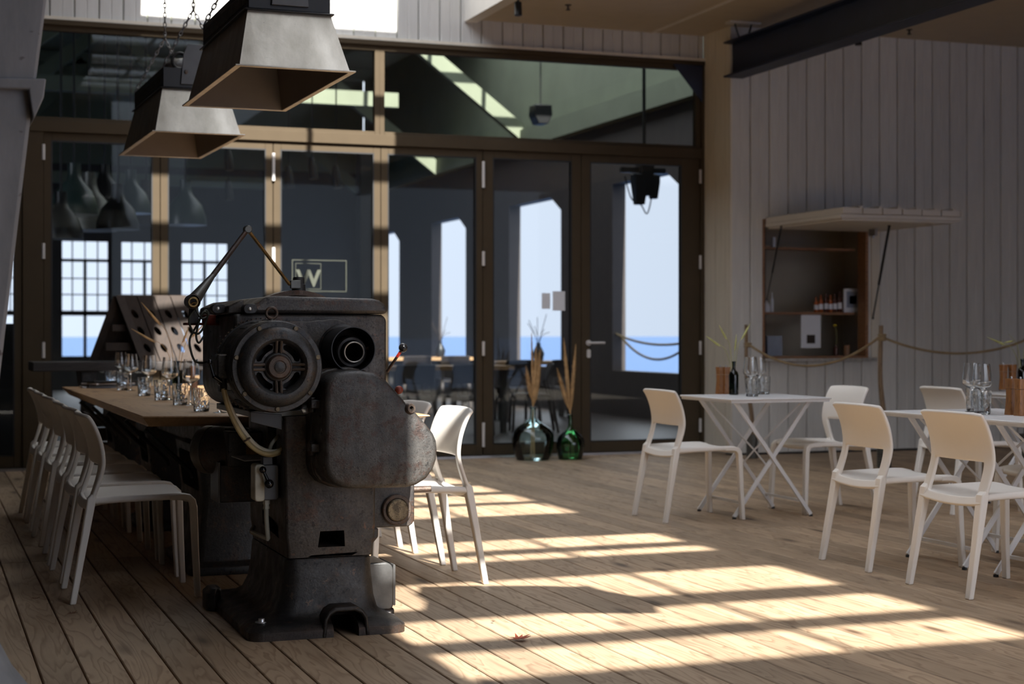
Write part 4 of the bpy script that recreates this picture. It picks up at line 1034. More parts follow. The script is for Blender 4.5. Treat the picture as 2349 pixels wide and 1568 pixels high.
for k, (px, py, lb) in enumerate(((277, 884, 'farthest wine glass on the long table, leftmost of the overlapping pair'), (300.5, 895.5, 'second farthest wine glass on the long table, in front of the leftmost one'), (341.6, 905, 'middle wine glass of the five on the long table'), (389, 917, 'wine glass on the long table just left of the dark bottle, fourth of the row'), (438, 929, 'wine glass on the long table beside the headstock edge, its bowl partly behind a cable'), (505, 946, 'wine glass hidden behind the headstock, only its foot showing at the near table edge'))):
    q = on(px, py, ZT); put('wine_glass', wine_bm, 'drinking_glass', q, lb, 'glass', 'wine glasses on the long table')
for k, (px, py, lb) in enumerate(((254, 886.5, 'farthest cut glass tumbler on the long table, by the magazines'), (281, 894.5, 'second farthest cut glass tumbler on the long table'), (331, 907.5, 'third farthest cut glass tumbler on the long table'), (370, 917.5, 'fourth cut glass tumbler on the long table, in front of the fourth wine glass'), (413, 928.5, 'cut glass tumbler on the long table, second nearest to the headstock'), (462, 943, 'nearest cut glass tumbler on the long table, overlapped by the headstock'))):
    q = on(px, py, ZT); put('tumbler', tumbler_bm, 'cut_glass', q, lb, 'glass', 'cut glass tumblers on the long table')
ZB = 0.7382
for px, py, lb in ((1722, 908, 'wine glass on the far bistro table, the left one of the pair by the bottle'), (1741, 904, 'wine glass on the far bistro table, the right one of the pair'), (2229, 944, 'wine glass standing left on the front bistro table'), (2253, 949, 'wine glass standing right on the front bistro table')):
    put('wine_glass', wine_bm, 'drinking_glass', on(px, py, ZB), lb, 'glass', 'wine glasses on the bistro tables')
for px, py, lb in ((1721, 910 - 2, 'cut glass tumbler on the far bistro table below the left wine glass'), (1748, 903, 'cut glass tumbler on the far bistro table, the right one'), (2226, 941, 'cut glass tumbler on the front bistro table, the hidden one behind'), (2244, 948.5, 'cut glass tumbler on the front bistro table, the nearer one')):
    q = on(px, py, ZB); q.y -= 0.06; q.x -= 0.02; put('tumbler', tumbler_bm, 'cut_glass', q, lb, 'glass', 'cut glass tumblers on the bistro tables')
def mill(q, lb, group, s=1.0):
    r = thing('pepper_mill', tuple(q), lb, 'mill', group)
    x, y, z = q
    bm = B(); loft(bm, [[(x + a, y + b, z + h) for a, b in rrect(-w_, w_, -w_, w_, .006, 3)] for h, w_ in ((0, .0245), (.004, .025), (.05, .0215), (.09, .0195), (.125, .0205))]); obj('body', bm, 'olive_wood', r)
    bm = B(); loft(bm, [[(x + a, y + b, z + h) for a, b in rrect(-w_, w_, -w_, w_, .006, 3)] for h, w_ in ((.127, .0205), (.150, .0215), (.172, .0235), (.175, .023))]); obj('head', bm, 'olive_wood', r)
    bm = B(); lathe(bm, (x, y, z + .174), (0, 0, 1), [(0, .005), (.008, .006), (.012, .004)], 12); obj('cap_nut', bm, 'steel', r)
GM = 'olive wood pepper and salt mills'
qs = [(on(1652, 903, ZB), 'wooden mill on the far bistro table, leftmost'), (on(1665, 903, ZB), 'wooden mill on the far bistro table, touching the dark bottle'), (on(2320, 951, ZB), 'wooden mill on the front bistro table, the left of the pair'), (on(2341, 953, ZB), 'wooden mill on the front bistro table, the right of the pair')]
for q, lb in qs: mill(q, lb, GM)
q = on(2302, 893, ZB); mill(Vector((q.x, q.y, ZB)), 'wooden mill on the back right bistro table, left one behind the bigger pair', GM)
q = on(2317, 893, ZB); mill(Vector((q.x + .02, q.y, ZB)), 'wooden mill on the back right bistro table, beside the dark bottle', GM)
q = on(437, 905, ZT); mill(Vector((q.x + .02, q.y, ZT)), 'orange-brown wooden mill on the long table seen through the last wine glass', GM)
def blade(bm, a, b, c, w_):
    a, b, c = Vector(a), Vector(b), Vector(c); pts = smooth_path([a, b, c], 5); n = len(pts)
    tube(bm, pts, w_, 5, 1, radii=(w_, w_ * .5))
def awn(bm, a, c, w_):
    a, c = Vector(a), Vector(c); d = (c - a)
    lathe(bm, a, d, [(0, w_ * .3), (d.length * .2, w_), (d.length * .6, w_ * .8), (d.length, w_ * .1)], 6)
def bottle(q, lb, stems, s=1.0):
    r = thing('bottle_vase', tuple(q), lb, 'vase'); x, y, z = q
    bm = B(); lathe(bm, q, (0, 0, 1), [(0, .028), (.004, .031), (.125, .032), (.145, .026), (.158, .014), (.165, .0115), (.205, .0115), (.207, .014), (.215, .014), (.215, .009)], 24)
    obj('bottle', bm, 'dark_bottle_glass', r)
    top = Vector((x, y, z + .19))
    for k, (dx, dy, dz, dr) in enumerate(stems):
        bm = B(); tip = top + Vector((dx, dy, dz)); mid = top + Vector((dx * .35, dy * .35, dz * .55))
        blade(bm, top - Vector((0, 0, .12)), mid, tip, .0022); awn(bm, mid.lerp(tip, .45), tip + Vector((dx * .35, dy * .3, dr)), .0075)
        obj('grass_stem', bm, 'green_grass' if lb.find('bistro') > 0 else 'straw', r)
bottle(on(1683, 905, ZB), 'dark bottle with thin green grass on the far bistro table', [(-.08, 0, .22, .04), (-.14, .02, .16, .03), (.09, 0, .22, .05), (.02, .01, .12, .08)])
q = on(2345, 893, ZB); bottle(Vector((q.x, q.y, ZB)), 'dark bottle with grass on the back right bistro table', [(-.22, 0, .16, .02), (-.10, .02, .20, -.06), (.06, 0, .2, .06)])
q = on(407, 908, ZT); bottle(Vector((q.x, q.y, ZT)), 'dark bottle holding long straw coloured grass blades on the long table', [(-.16, 0, .32, .06), (-.20, .03, .18, .04), (.05, 0, .18, .05), (.13, -.02, .22, .05)])
for k in range(4):
    bm = B(); a = .2 * k; c = Vector((1.22 + .015 * k, 11.72 - .03 * k, ZT + .012 * k))
    ca, sa = math.cos(a), math.sin(a)
    loft(bm, [[(c.x + u * ca - v * sa, c.y + u * sa + v * ca, c.z + h) for u, v in ((-.15, -.11), (.15, -.11), (.15, .11), (-.15, .11))] for h in (0.0, .0105)])
    tag(obj('menu_card', bm, 'black_metal' if k % 2 else 'paper', None), ['bottom menu card of the stack at the far end of the long table', 'second menu card from the bottom of the stack on the long table', 'third menu card from the bottom of the stack on the long table', 'topmost menu card of the stack at the far end of the long table'][k], 'menu', 'menu cards stacked on the long table')

# ================================================================== BENCH AND RIDDLING RACK IN FRONT OF THE GLASS
bn = thing('workbench', (2.0, 12.85, 0), 'long black plank bench along the glazing behind the long table', 'bench')
bm = B(); box(bm, .80, 3.3, 12.60, 13.15, .845, .915); obj('bench_top', bm, 'black_plank', bn, bevel=0.005)
for x in (1.22, 2.0, 3.0):
    bm = B(); loft(bm, [[(x + a, b, z) for a, b in ((-w_, 12.68), (w_, 12.68), (w_, 13.05), (-w_, 13.05))] for z, w_ in ((0, .09), (.05, .09), (.08, .04), (.6, .035), (.845, .07))]); obj('leg', bm, 'cast_iron_dark', bn, bevel=0.006)
rk = thing('riddling_rack', (1.75, 12.8, .916), 'brown wooden A-frame bottle rack with rows of holes standing on the black bench', 'rack')
def panel(name, A, Bp, C, D, holes, m='old_brown_wood', th=.03, cols=4):
    """A,B top edge ends; D,C bottom edge ends"""
    A, Bp, C, D = map(Vector, (A, Bp, C, D)); u = (Bp - A); W_ = u.length; u.normalize(); v = (D - A); H_ = v.length; v.normalize(); n_ = u.cross(v).normalized()
    bm = B()
    for k in range(cols): 
        box(bm, W_ * k / cols + .004, W_ * (k + 1) / cols - .004, 0, H_, 0, th)
    box(bm, .01, W_ - .01, .02, H_ - .02, .006, th - .006)
    bmesh.ops.recalc_face_normals(bm, faces=bm.faces); me = bpy.data.meshes.new(name); bm.to_mesh(me); bm.free(); me.materials.append(MATS[m])
    o = bpy.data.objects.new(name, me); COL.objects.link(o)
    if holes:
        hb_ = B()
        for i in range(cols):
            for j in range(3):
                for s_ in (0,):
                    cx_, cy_ = W_ * (i + .5) / cols, H_ * (.28 + .26 * j)
                    pts = [(cx_ + .024 * math.cos(t), cy_ + .036 * math.sin(t) + .010 * math.cos(t)) for t in [2 * PI * q / 16 for q in range(16)]]
                    loft(hb_, [[(x, y, -.05) for x, y in pts], [(x, y, .1) for x, y in pts]])
        cut(o, hb_)
    mat = Matrix(((u.x, v.x, n_.x, A.x), (u.y, v.y, n_.y, A.y), (u.z, v.z, n_.z, A.z), (0, 0, 0, 1)))
    o.data.transform(mat); o.data.transform(Matrix.Translation(-ORG[rk])); o.parent = rk; finish(o, False); return o
zt, zb = 1.425, .918
panel('rack_panel', (1.46, 12.80, zt), (1.96, 12.70, zt), (2.16, 12.52, zb), (1.62, 12.64, zb), True)
panel('rack_panel', (1.44, 12.83, zt), (1.96, 12.73, zt), (2.10, 13.0, zb), (1.29, 12.98, zb), False)
bm = B()
for (a, b) in (((1.455, 12.79, zt), (1.625, 12.62, zb)), ((1.445, 12.82, zt), (1.275, 12.97, zb))):
    a, b = Vector(a), Vector(b); loft(bm, [[q + Vector((i * .030, j * .02, 0)) for i, j in ((-1, -1), (1, -1), (1, 1), (-1, 1))] for q in (a, b)])
obj('end_post', bm, 'old_brown_wood', rk)
bm = B(); loft(bm, [[(1.93 + d, 12.715, zt - .03), (2.08 + d, 12.56, zb + .004), (2.02 + d, 12.96, zb + .004)] for d in (0, .02)]); obj('end_board', bm, 'old_brown_wood', rk)
bm = B(); box(bm, 1.35, 1.56, 12.75, 12.80, 1.0, 1.06); box(bm, 1.40, 1.53, 12.77, 12.81, 1.15, 1.2); obj('cross_board', bm, 'old_brown_wood', rk)
cr = thing('wooden_crate', (1.7, 12.3, 0), 'dark brown plank crate under the far end of the long table', 'crate')
bm = B()
for k in range(5): box(bm, 1.15, 2.2, 12.12, 12.14, .03 + .105 * k, .125 + .105 * k); box(bm, 1.15, 1.17, 12.14, 12.5, .03 + .105 * k, .125 + .105 * k); box(bm, 2.18, 2.2, 12.14, 12.5, .03 + .105 * k, .125 + .105 * k)
box(bm, 1.17, 2.18, 12.14, 12.5, .0, .03); obj('slats', bm, 'old_brown_wood', cr)

# ================================================================== DEMIJOHNS WITH PAMPAS GRASS
def demijohn(x, y, prof, glass, lb, plumes, nm='demijohn'):
    r = thing(nm, (x, y, 0), lb, 'vase')
    bm = B(); inner = [(h + (.006 if i == 0 else 0), max(.002, q - .005)) for i, (h, q) in enumerate(prof)]
    lathe(bm, (x, y, 0.001), (0, 0, 1), prof, 40)
    bt = obj('glass_bottle', bm, glass, r)
    bm = B(); lathe(bm, (x, y, prof[-1][0] - .012), (0, 0, 1), [(0, prof[-1][1] + .002), (.003, prof[-1][1] + .007), (.012, prof[-1][1] + .007), (.014, prof[-1][1] + .002)], 28); obj('lip', bm, glass, bt)
    zt = prof[-1][0]
    for tx, ty, tz, w_, l_ in plumes:
        top = Vector((x + tx, y + ty, tz)); base = Vector((x - tx * .3, y, .03)); neck = Vector((x, y, zt))
        bm = B(); tube(bm, [base, neck, neck.lerp(top, .9)], .003, 6, 6); sm = obj('stem', bm, 'straw', r)
        bm = B(); d = (top - neck); d_ = d.normalized(); st0 = top - d_ * l_
        random.seed(int(tz * 1000)); a, b = frame_of(d_)
        lathe(bm, st0, d_, [(0, .006), (l_ * .15, w_ * .55), (l_ * .4, w_ * .7), (l_ * .75, w_ * .5), (l_, .004)], 10)
        for k in range(170):
            t = random.random(); c = st0 + d_ * (l_ * t * .95); th = random.random() * 2 * PI; e_ = a * math.cos(th) + b * math.sin(th)
            rad = w_ * (.9 if t < .6 else .9 * (1 - t) / .4 + .15); tip = c + e_ * rad + d_ * .07
            q = Vector(e_).cross(d_) * .0028
            v = [bm.verts.new(z) for z in (c - q, c + q, tip + q * .3, tip - q * .3)]; bm.faces.new(v)
        obj('plume', bm, 'pampas', r, smooth=False)
demijohn(5.16, 13.50, [(0, .12), (.004, .145), (.03, .158), (.10, .178), (.17, .190), (.225, .188), (.275, .160), (.31, .115), (.34, .065), (.37, .032), (.40, .026), (.47, .026)], 'aqua_glass', 'large clear blue-green glass demijohn with tan pampas plumes by the glass doors', [(.03, 0, .98, .035, .45), (.075, .02, 1.06 - .10, .050, .48), (-.02, -.02, 1.10, .014, .5), (-.06, .0, .80, .03, .25)])
demijohn(5.505, 13.46, [(0, .085), (.004, .105), (.03, .113), (.12, .128), (.17, .126), (.21, .105), (.245, .065), (.27, .03), (.30, .019), (.40, .018)], 'green_glass', 'smaller dark green glass demijohn with two tall pampas plumes beside the glass doors', [(-.06, 0, 1.06, .028, .62), (.055, .01, 1.0, .026, .56), (-.12, -.01, .78, .03, .34)])

# ================================================================== LEAVES ON THE DECK
def leaf(px, py, s, m, lb, ang, seed):
    q = on(px, py, 0.004); random.seed(seed)
    r = bpy.data.meshes.new('leaf'); bm = B(); pts = []
    lob = [(0, 1.0), (18, .5), (32, .82), (50, .38), (66, .9), (84, .42), (112, .62), (135, .25), (165, .30), (180, .12)]
    for a, k in lob: pts.append((a, k))
    for a, k in reversed(lob[1:-1]): pts.append((-a, k))
    top = []
    c = bm.verts.new((q.x, q.y, q.z + .004))
    for a, k in pts:
        t = R(a + ang); z = .004 + .022 * s / .06 * k * k * (0.4 + 0.6 * random.random()); top.append(bm.verts.new((q.x + s * k * math.cos(t), q.y + s * k * math.sin(t), q.z + z)))
    for i in range(len(top)): bm.faces.new((c, top[i], top[(i + 1) % len(top)]))
    tube(bm, [(q.x, q.y, q.z + .004), (q.x + s * .9 * math.cos(R(ang + 180)), q.y + s * .9 * math.sin(R(ang + 180)), q.z + .008)], .0012, 5, 2)
    o = obj('leaf', bm, m, None, smooth=False); md = o.modifiers.new('thick', 'SOLIDIFY'); md.thickness = .0008
    tag(o, lb, 'leaf', None)
leaf(1190, 1467, .055, 'maple_leaf', 'reddish brown maple leaf lying on the sunlit deck', 20, 3)
leaf(1131, 1427, .012, 'dry_leaf', 'tiny brown leaf scrap on the sunlit deck beyond the maple leaf', 80, 4)
leaf(494, 1391, .035, 'dry_leaf', 'curled dry leaf beside the left foot of the lathe', 150, 5)
leaf(165, 1409, .028, 'dry_leaf', 'small dry leaf on the shaded deck in front of the nearest left chair', 40, 6)
leaf(82, 1374, .020, 'dry_leaf', 'dark dry leaf on the shaded deck at the left edge', 200, 7)

# ================================================================== KIOSK HATCH
hx0, hx1, hz0, hz1 = HOLE
kf = thing('kiosk_hatch', (8.0, YK, 2.12), 'white boarded hatch flap propped open over the kiosk window', 'hatch')
bm = B(); box(bm, 7.425, 8.64, 12.02, YK - .004, 2.125, 2.160); box(bm, 7.45, 8.62, 12.05, YK - .02, 2.105, 2.125); obj('flap', bm, 'fascia_white', kf, bevel=0.004)
bm = B()
for k in range(7):
    x = 7.43 + .2 * k; box(bm, x, min(x + .19, 8.66), 11.995, YK - .004, 2.162, 2.215)
obj('flap_cladding', bm, 'fascia_white', kf, bevel=0.003)
bm = B()
for k in range(6): box(bm, 7.60 + .19 * k, 7.635 + .19 * k, 12.0, YK - .01, 2.216, 2.232)
obj('batten', bm, 'fascia_white', kf)
for (x, y, z, x2, y2, z2, th_) in ((at(2040, 528, 12.45).x, 12.45, 2.10, at(2003, 716, 13.33).x, 13.335, 1.28, 1), (at(1792, 530, 12.9).x, 12.9, 2.10, 7.44, 13.335, 1.45, .7)):
    bm = B(); a, b = Vector((x, y, z)), Vector((x2, y2, z2)); m_ = a.lerp(b, .62); rod(bm, a, m_, .012 * th_, n=12); rod(bm, m_, b, .007 * th_, n=10); ball(bm, a, .016 * th_, 10); ball(bm, b, .014 * th_, 10)
    obj('gas_strut', bm, 'black_metal', kf)
bm = B(); box(bm, 8.33, 8.36, 12.9, 13.0, 2.04, 2.105); rod(bm, (8.345, 12.95, 2.02), (8.345, 12.95, 2.05), .012); obj('catch', bm, 'steel', kf)
tr = bm = B(); frame(bm, hx0 - .002, hx1 + .002, hz0 - .002, hz1 + .002, YK - .004, YK + .14, .022, .03, .02, .02)
setting('window_3', bm, 'shelf_wood', None, bevel=0.002)
setting('trim_kiosk_sill', box(B(), hx0 - .01, hx1 + .05, YK - .09, YK + .02, .872, .898), 'alu_worn', bevel=0.003)
setting('trim_kiosk_side', box(B(), hx1 + .03, hx1 + .12, YK - .018, YK - .002, .90, 2.2), 'side_cladding')
# kiosk room
bm = B(); box(bm, 7.20, 8.9, 14.36, 14.40, .0, 2.6); box(bm, 7.18, 7.20, YK + .14, 14.40, 0, 2.6); box(bm, 8.9, 8.92, YK + .14, 14.4, 0, 2.6); box(bm, 7.18, 8.92, YK + .14, 14.4, 2.6, 2.64)
setting('wall_kiosk_room', bm, 'soffit_paint')
setting('wall_kiosk_panel', box(B(), 7.21, 7.98, 14.33, 14.355, 0, 2.6), 'black_gasket')
def shelf(py, lb):
    z = at(1850, py, 13.62).z; bm = B(); box(bm, hx0 + .02, hx1 - .02, 13.55, 13.72, z - .022, z); tag(obj('shelf', bm, 'shelf_wood', None), lb, 'shelf'); return z
z1 = shelf(569, 'upper brown wooden shelf inside the kiosk window'); z2 = shelf(716, 'middle brown shelf inside the kiosk window carrying bottles and a framed picture')
z3 = hz0 + .02
def kb(px, z, r_, h, m, lb, cap='paper', Y=13.63):
    x = at(px, 700, Y).x; r = thing('bottle', (x, Y, z), lb, 'bottle', 'bottles in the kiosk window')
    bm = B(); lathe(bm, (x, Y, z + .0005), (0, 0, 1), [(0, r_ * .9), (.004, r_), (h * .62, r_), (h * .76, r_ * .4), (h, r_ * .36)], 18); obj('bottle_body', bm, m, r)
    bm = B(); lathe(bm, (x, Y, z + h * .18), (0, 0, 1), [(0, r_ + .001), (h * .3, r_ + .001)], 18, cap=False); obj('label', bm, cap, r)
for k, (px, r_, h, m, lb) in enumerate(((1758, .014, .13, 'paper', 'slim white bottle at the left end of the kiosk middle shelf'), (1763, .012, .09, 'paper', 'short white bottle beside the slim one on the kiosk shelf'), (1771, .016, .19, 'paper', 'tallest white bottle on the left of the kiosk middle shelf'), (1872, .022, .15, 'bottle_orange', 'first orange bottle on the kiosk shelf, leftmost of the warm row'), (1883, .023, .17, 'bottle_orange', 'second orange bottle on the kiosk shelf with a large label'), (1895, .022, .18, 'bottle_brown', 'dark brown bottle in the middle of the kiosk shelf row'), (1905, .020, .17, 'bottle_orange', 'thin orange bottle right of the dark brown one'), (1915, .021, .18, 'bottle_brown', 'brown bottle with tall pale label on the kiosk shelf'), (1926, .022, .20, 'bottle_brown', 'brown bottle next to the framed picture on the kiosk shelf'))): kb(px, z2, r_, h, m, lb)
x = at(1775, 540, 13.63).x; bm = B(); lathe(bm, (x, 13.63, z1 + .0005), (0, 0, 1), [(0, .02), (.10, .02), (.10, .0)], 16); tag(obj('candle', bm, 'paper', None), 'white cylindrical candle on the upper kiosk shelf', 'candle')
def framed(px0, px1, py0, py1, Y, lb, inner, nm='picture_frame', cat='picture'):
    a, b = at(px0, py1, Y), at(px1, py0, Y); r = thing(nm, ((a.x + b.x) / 2, Y, a.z), lb, cat)
    bm = B(); box(bm, a.x, b.x, Y, Y + .015, a.z, b.z); obj('frame', bm, 'paper', r, bevel=0.002)
    for (u0, u1, v0, v1, m) in inner:
        bm = B(); box(bm, a.x + (b.x - a.x) * u0, a.x + (b.x - a.x) * u1, Y - .003, Y, a.z + (b.z - a.z) * v0, a.z + (b.z - a.z) * v1); obj('print', bm, m, r)
framed(1936, 1976, 662, 716, 13.60, 'white framed blue-green picture on the right of the kiosk middle shelf', [(.15, .9, .2, .88, 'pale_blue_sheet'), (.3, .7, .35, .7, 'enamel_green'), (.78, .88, .6, .75, 'yellow_flower')])
framed(1838, 1883, 722, 798, 13.56, 'white poster with a small dark square picture standing in the kiosk window', [(.28, .70, .14, .40, 'old_brown_wood')], 'poster', 'poster')
a = at(1756, 806, 13.6); bm = B(); box(bm, a.x + .01, a.x + .17, 13.58, 13.7, z3, z3 + .19); tag(obj('storage_box', bm, 'pale_blue_sheet', None), 'blue-grey box in the lower left of the kiosk window', 'box')
x = at(1945, 800, 13.6).x; bm = B(); lathe(bm, (x, 13.62, z3), (0, 0, 1), [(0, .03), (.09, .032), (.10, .03)], 16); tag(obj('wooden_pot', bm, 'shelf_wood', None), 'small brown pot in the lower right of the kiosk window', 'pot')
x = at(1920, 800, 13.6).x; fl_ = thing('flower_vase', (x, 13.62, z3), 'little vase with one yellow flower in the kiosk window', 'vase')
bm = B(); lathe(bm, (x, 13.62, z3), (0, 0, 1), [(0, .02), (.07, .022), (.08, .012), (.10, .012)], 14); obj('vase_body', bm, 'bottle_brown', fl_)
bm = B(); tube(bm, [(x, 13.62, z3 + .05), (x + .01, 13.62, z3 + .2), (x - .01, 13.62, z3 + .28)], .002, 5); obj('stem', bm, 'green_grass', fl_)
bm = B(); ball(bm, (x - .01, 13.62, z3 + .29), .018, 10, (1, 1, .7)); obj('blossom', bm, 'yellow_flower', fl_)

# ================================================================== ROPE BARRIER
def post(name, x, y, top, lean, r_, lb, can=True, h=.22, rc=.055, bark='branch_bark'):
    r = thing('rope_post', (x, y, 0), lb, 'post', 'branch posts of the rope barrier')
    bm = B(); pts = [(x, y, .03), (x + lean * .3 + .015, y, top * .3), (x + lean * .6 - .02, y, top * .62), (x + lean, y, top)]; tube(bm, pts, r_, 10, 6, radii=(r_, r_ * .75)); obj('branch', bm, bark, r)
    bm = B(); prof = [(0, rc - .004)]
    nk = 11
    for k in range(nk): z = .012 + (h - .024) * k / (nk - 1); prof += [(z - .004, rc - .003), (z, rc + .002), (z + .004, rc - .003)]
    prof += [(h, rc - .002), (h, rc - .006), (h - .03, rc - .007), (h - .03, .002)]
    lathe(bm, (x, y, 0), (0, 0, 1), prof, 28); obj('ribbed_can', bm, 'galvanised', r)
post('p', 7.09, 12.98, 1.21, -.06, .022, 'branch post in a ribbed can at the left of the kiosk window')
post('p', 7.66, 11.72, 1.20, -.03, .024, 'branch post in a ribbed can in front of the right side of the kiosk window', rc=.062, h=.25)
post('p', 9.12, 11.75, 1.30, .07, .035, 'gnarled dark branch post at the right edge of the view', rc=.062, h=.25, bark='interior_dark_wood')
def rope(a, b, sag, lb):
    a, b = Vector(a), Vector(b); pts = []
    for i in range(13):
        t = i / 12; p_ = a.lerp(b, t); p_.z -= sag * 4 * t * (1 - t); pts.append(p_)
    bm = B(); tube(bm, pts, .011, 8, 3); torus(bm, a, (0, 0, 1), .028, .010, 16, 8); torus(bm, a + Vector((0, 0, -.022)), (0, .1, 1), .028, .010, 16, 8); torus(bm, b, (0, 0, 1), .028, .010, 16, 8)
    tag(obj('rope', bm, 'rope', None), lb, 'rope', 'ropes between the branch posts')
rope((7.045, 12.98, 1.04), (7.64, 11.72, 1.12), .23, 'slack rope sagging below the kiosk window')
rope((7.64, 11.72, 1.10), (9.15, 11.75, 1.08), .13, 'longer rope running right from the middle post along the white wall')

# ================================================================== SIGNS ON THE GLASS
sg = thing('window_sign', (3.31, YF + .02, 1.65), 'faint square sign with a letter W on the glass door behind the machine', 'sign')
a, b = at(670, 668, YF + .018), at(795, 597, YF + .018)
bm = B(); frame(bm, a.x, b.x, a.z, b.z, YF + .018, YF + .022, .006, .006, .006, .006); frame(bm, a.x + .03, a.x + .03 + (b.z - a.z) - .05, a.z + .02, b.z - .03, YF + .018, YF + .022, .004, .004, .004, .004); obj('sign_border', bm, 'cable_green', sg)
cu = bpy.data.curves.new('letter', 'FONT'); cu.body = 'W'; cu.size = .20; cu.extrude = .001; cu.offset = .006
lc = bpy.data.objects.new('letter_curve', cu); lm = bpy.data.meshes.new_from_object(lc); bpy.data.objects.remove(lc); bpy.data.curves.remove(cu)
lo = bpy.data.objects.new('letter', lm); COL.objects.link(lo); lo.parent = sg; lo.location = Vector((at(682, 660, YF).x, YF + .018, at(682, 655, YF).z)) - ORG[sg]; lo.rotation_euler = (R(90), 0, 0); lm.materials.clear(); lm.materials.append(MATS['cable_green'])
for (u0, v0, u1, v1, lb) in ((1243, 708, 1262, 672, 'small white notice stuck on the glass door, the left sheet'), (1268, 712, 1296, 668, 'small white notice stuck on the glass door, the right sheet by the stile')):
    a, b = at(u0, v0, YF + .02), at(u1, v1, YF + .02); bm = B(); box(bm, a.x, b.x, YF + .019, YF + .022, a.z, b.z); tag(obj('notice', bm, 'paper', None), lb, 'notice')
# ================================================================== THE HALL BEHIND THE GLASS
XW, YE = 9.05, 34.0
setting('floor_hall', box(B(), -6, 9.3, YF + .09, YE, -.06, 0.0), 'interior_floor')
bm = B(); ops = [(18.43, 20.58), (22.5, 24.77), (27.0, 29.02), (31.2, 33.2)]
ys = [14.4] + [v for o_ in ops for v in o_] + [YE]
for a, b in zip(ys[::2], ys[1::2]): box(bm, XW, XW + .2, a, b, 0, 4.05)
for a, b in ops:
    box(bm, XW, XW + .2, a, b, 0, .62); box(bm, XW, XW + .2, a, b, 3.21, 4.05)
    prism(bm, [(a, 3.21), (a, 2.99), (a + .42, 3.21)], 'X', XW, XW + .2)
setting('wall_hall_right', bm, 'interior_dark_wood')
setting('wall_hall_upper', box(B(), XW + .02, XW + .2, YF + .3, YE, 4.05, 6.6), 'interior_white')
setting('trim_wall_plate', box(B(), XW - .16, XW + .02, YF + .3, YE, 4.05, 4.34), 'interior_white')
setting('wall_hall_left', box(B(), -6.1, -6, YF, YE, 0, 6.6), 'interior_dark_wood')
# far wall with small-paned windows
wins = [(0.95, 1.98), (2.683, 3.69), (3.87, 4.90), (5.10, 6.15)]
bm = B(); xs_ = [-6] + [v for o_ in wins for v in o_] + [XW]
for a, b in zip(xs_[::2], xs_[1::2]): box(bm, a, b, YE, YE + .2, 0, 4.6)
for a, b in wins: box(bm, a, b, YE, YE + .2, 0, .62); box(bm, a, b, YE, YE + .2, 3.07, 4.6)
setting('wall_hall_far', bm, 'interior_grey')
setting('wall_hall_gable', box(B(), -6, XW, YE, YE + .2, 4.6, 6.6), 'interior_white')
for n, (a, b) in enumerate(wins):
    bm = B(); frame(bm, a, b, .62, 3.07, YE + .02, YE + .08, .05, .05, .05, .05)
    box(bm, a, b, YE + .02, YE + .08, 1.50, 1.60); box(bm, a, b, YE + .02, YE + .08, 2.60, 2.66); box(bm, (a + b) / 2 - .03, (a + b) / 2 + .03, YE + .02, YE + .08, .62, 2.6)
    for k in (1, 2, 3): x = a + (b - a) * k / 4; box(bm, x - .012, x + .012, YE + .03, YE + .06, 1.6, 3.07)
    for z in (1.93, 2.26): box(bm, a, b, YE + .03, YE + .06, z - .012, z + .012)
    setting('window_%d' % (n + 4), bm, 'interior_dark_wood')
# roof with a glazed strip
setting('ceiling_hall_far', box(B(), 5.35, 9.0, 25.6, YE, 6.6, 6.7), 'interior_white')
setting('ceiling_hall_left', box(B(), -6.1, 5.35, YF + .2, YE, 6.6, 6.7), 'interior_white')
setting('ceiling_hall_right', box(B(), 9.0, XW + .2, YF + .2, YE, 6.6, 6.7), 'interior_white')
bm = B()
for k in range(15): y = 14.4 + .76 * k; box(bm, 5.33, 9.02, y, y + .09, 6.6, 6.68)
for x in (6.4, 7.4, 8.3): box(bm, x, x + .07, YF + .2, 25.6, 6.61, 6.67)
setting('window_hall_roof', bm, 'interior_white')
# roof trusses
def bar(bm, a, b, w_, h_):
    a, b = Vector(a), Vector(b); d = (b - a).normalized(); n_ = Vector((-d.z, 0, d.x))
    loft(bm, [[q + n_ * (i * h_ / 2) + Vector((0, j * w_ / 2, 0)) for i, j in ((-1, -1), (1, -1), (1, 1), (-1, 1))] for q in (a, b)])
for k, (y, zt_) in enumerate(((16.6, 4.45), (20.2, 4.45), (23.9, 4.26), (28.3, 4.1), (32.2, 3.7))):
    t_ = thing('roof_truss', (1.5, y, zt_), ['pale roof truss just inside the glazing', 'second pale roof truss behind the glazing', 'third pale roof truss, its strut meeting the wall beam', 'fourth pale roof truss inside the hall', 'farthest pale roof truss by the small-paned windows'][k], 'truss', 'roof trusses of the hall')
    for a, b, nm in (((-6, zt_ + .45), (6.9, zt_ + .45), 'tie_beam'), ((XW - .08, zt_ + .02), (XW - 2.05, zt_ + 1.5), 'strut'), ((-6, 6.45), (XW, 6.45), 'top_chord'), ((1.2, zt_ + .8), (3.0, 6.4), 'strut'), ((1.2, zt_ + .8), (-.6, 6.4), 'strut'), ((1.2, zt_ + .75), (1.2, 6.4), 'king_post'), ((4.4, zt_ + .8), (6.2, 6.4), 'strut'), ((4.4, zt_ + .8), (3.2, 6.4), 'strut'), ((-3.5, zt_ + .8), (-2.2, 6.4), 'strut')):
        if k < 2 and nm == 'strut' and a[0] > 8: continue
        bm = B(); bar(bm, (a[0], y, a[1]), (b[0], y, b[1]), .14, .22 if nm != 'king_post' else .16); obj(nm, bm, 'interior_white', t_)
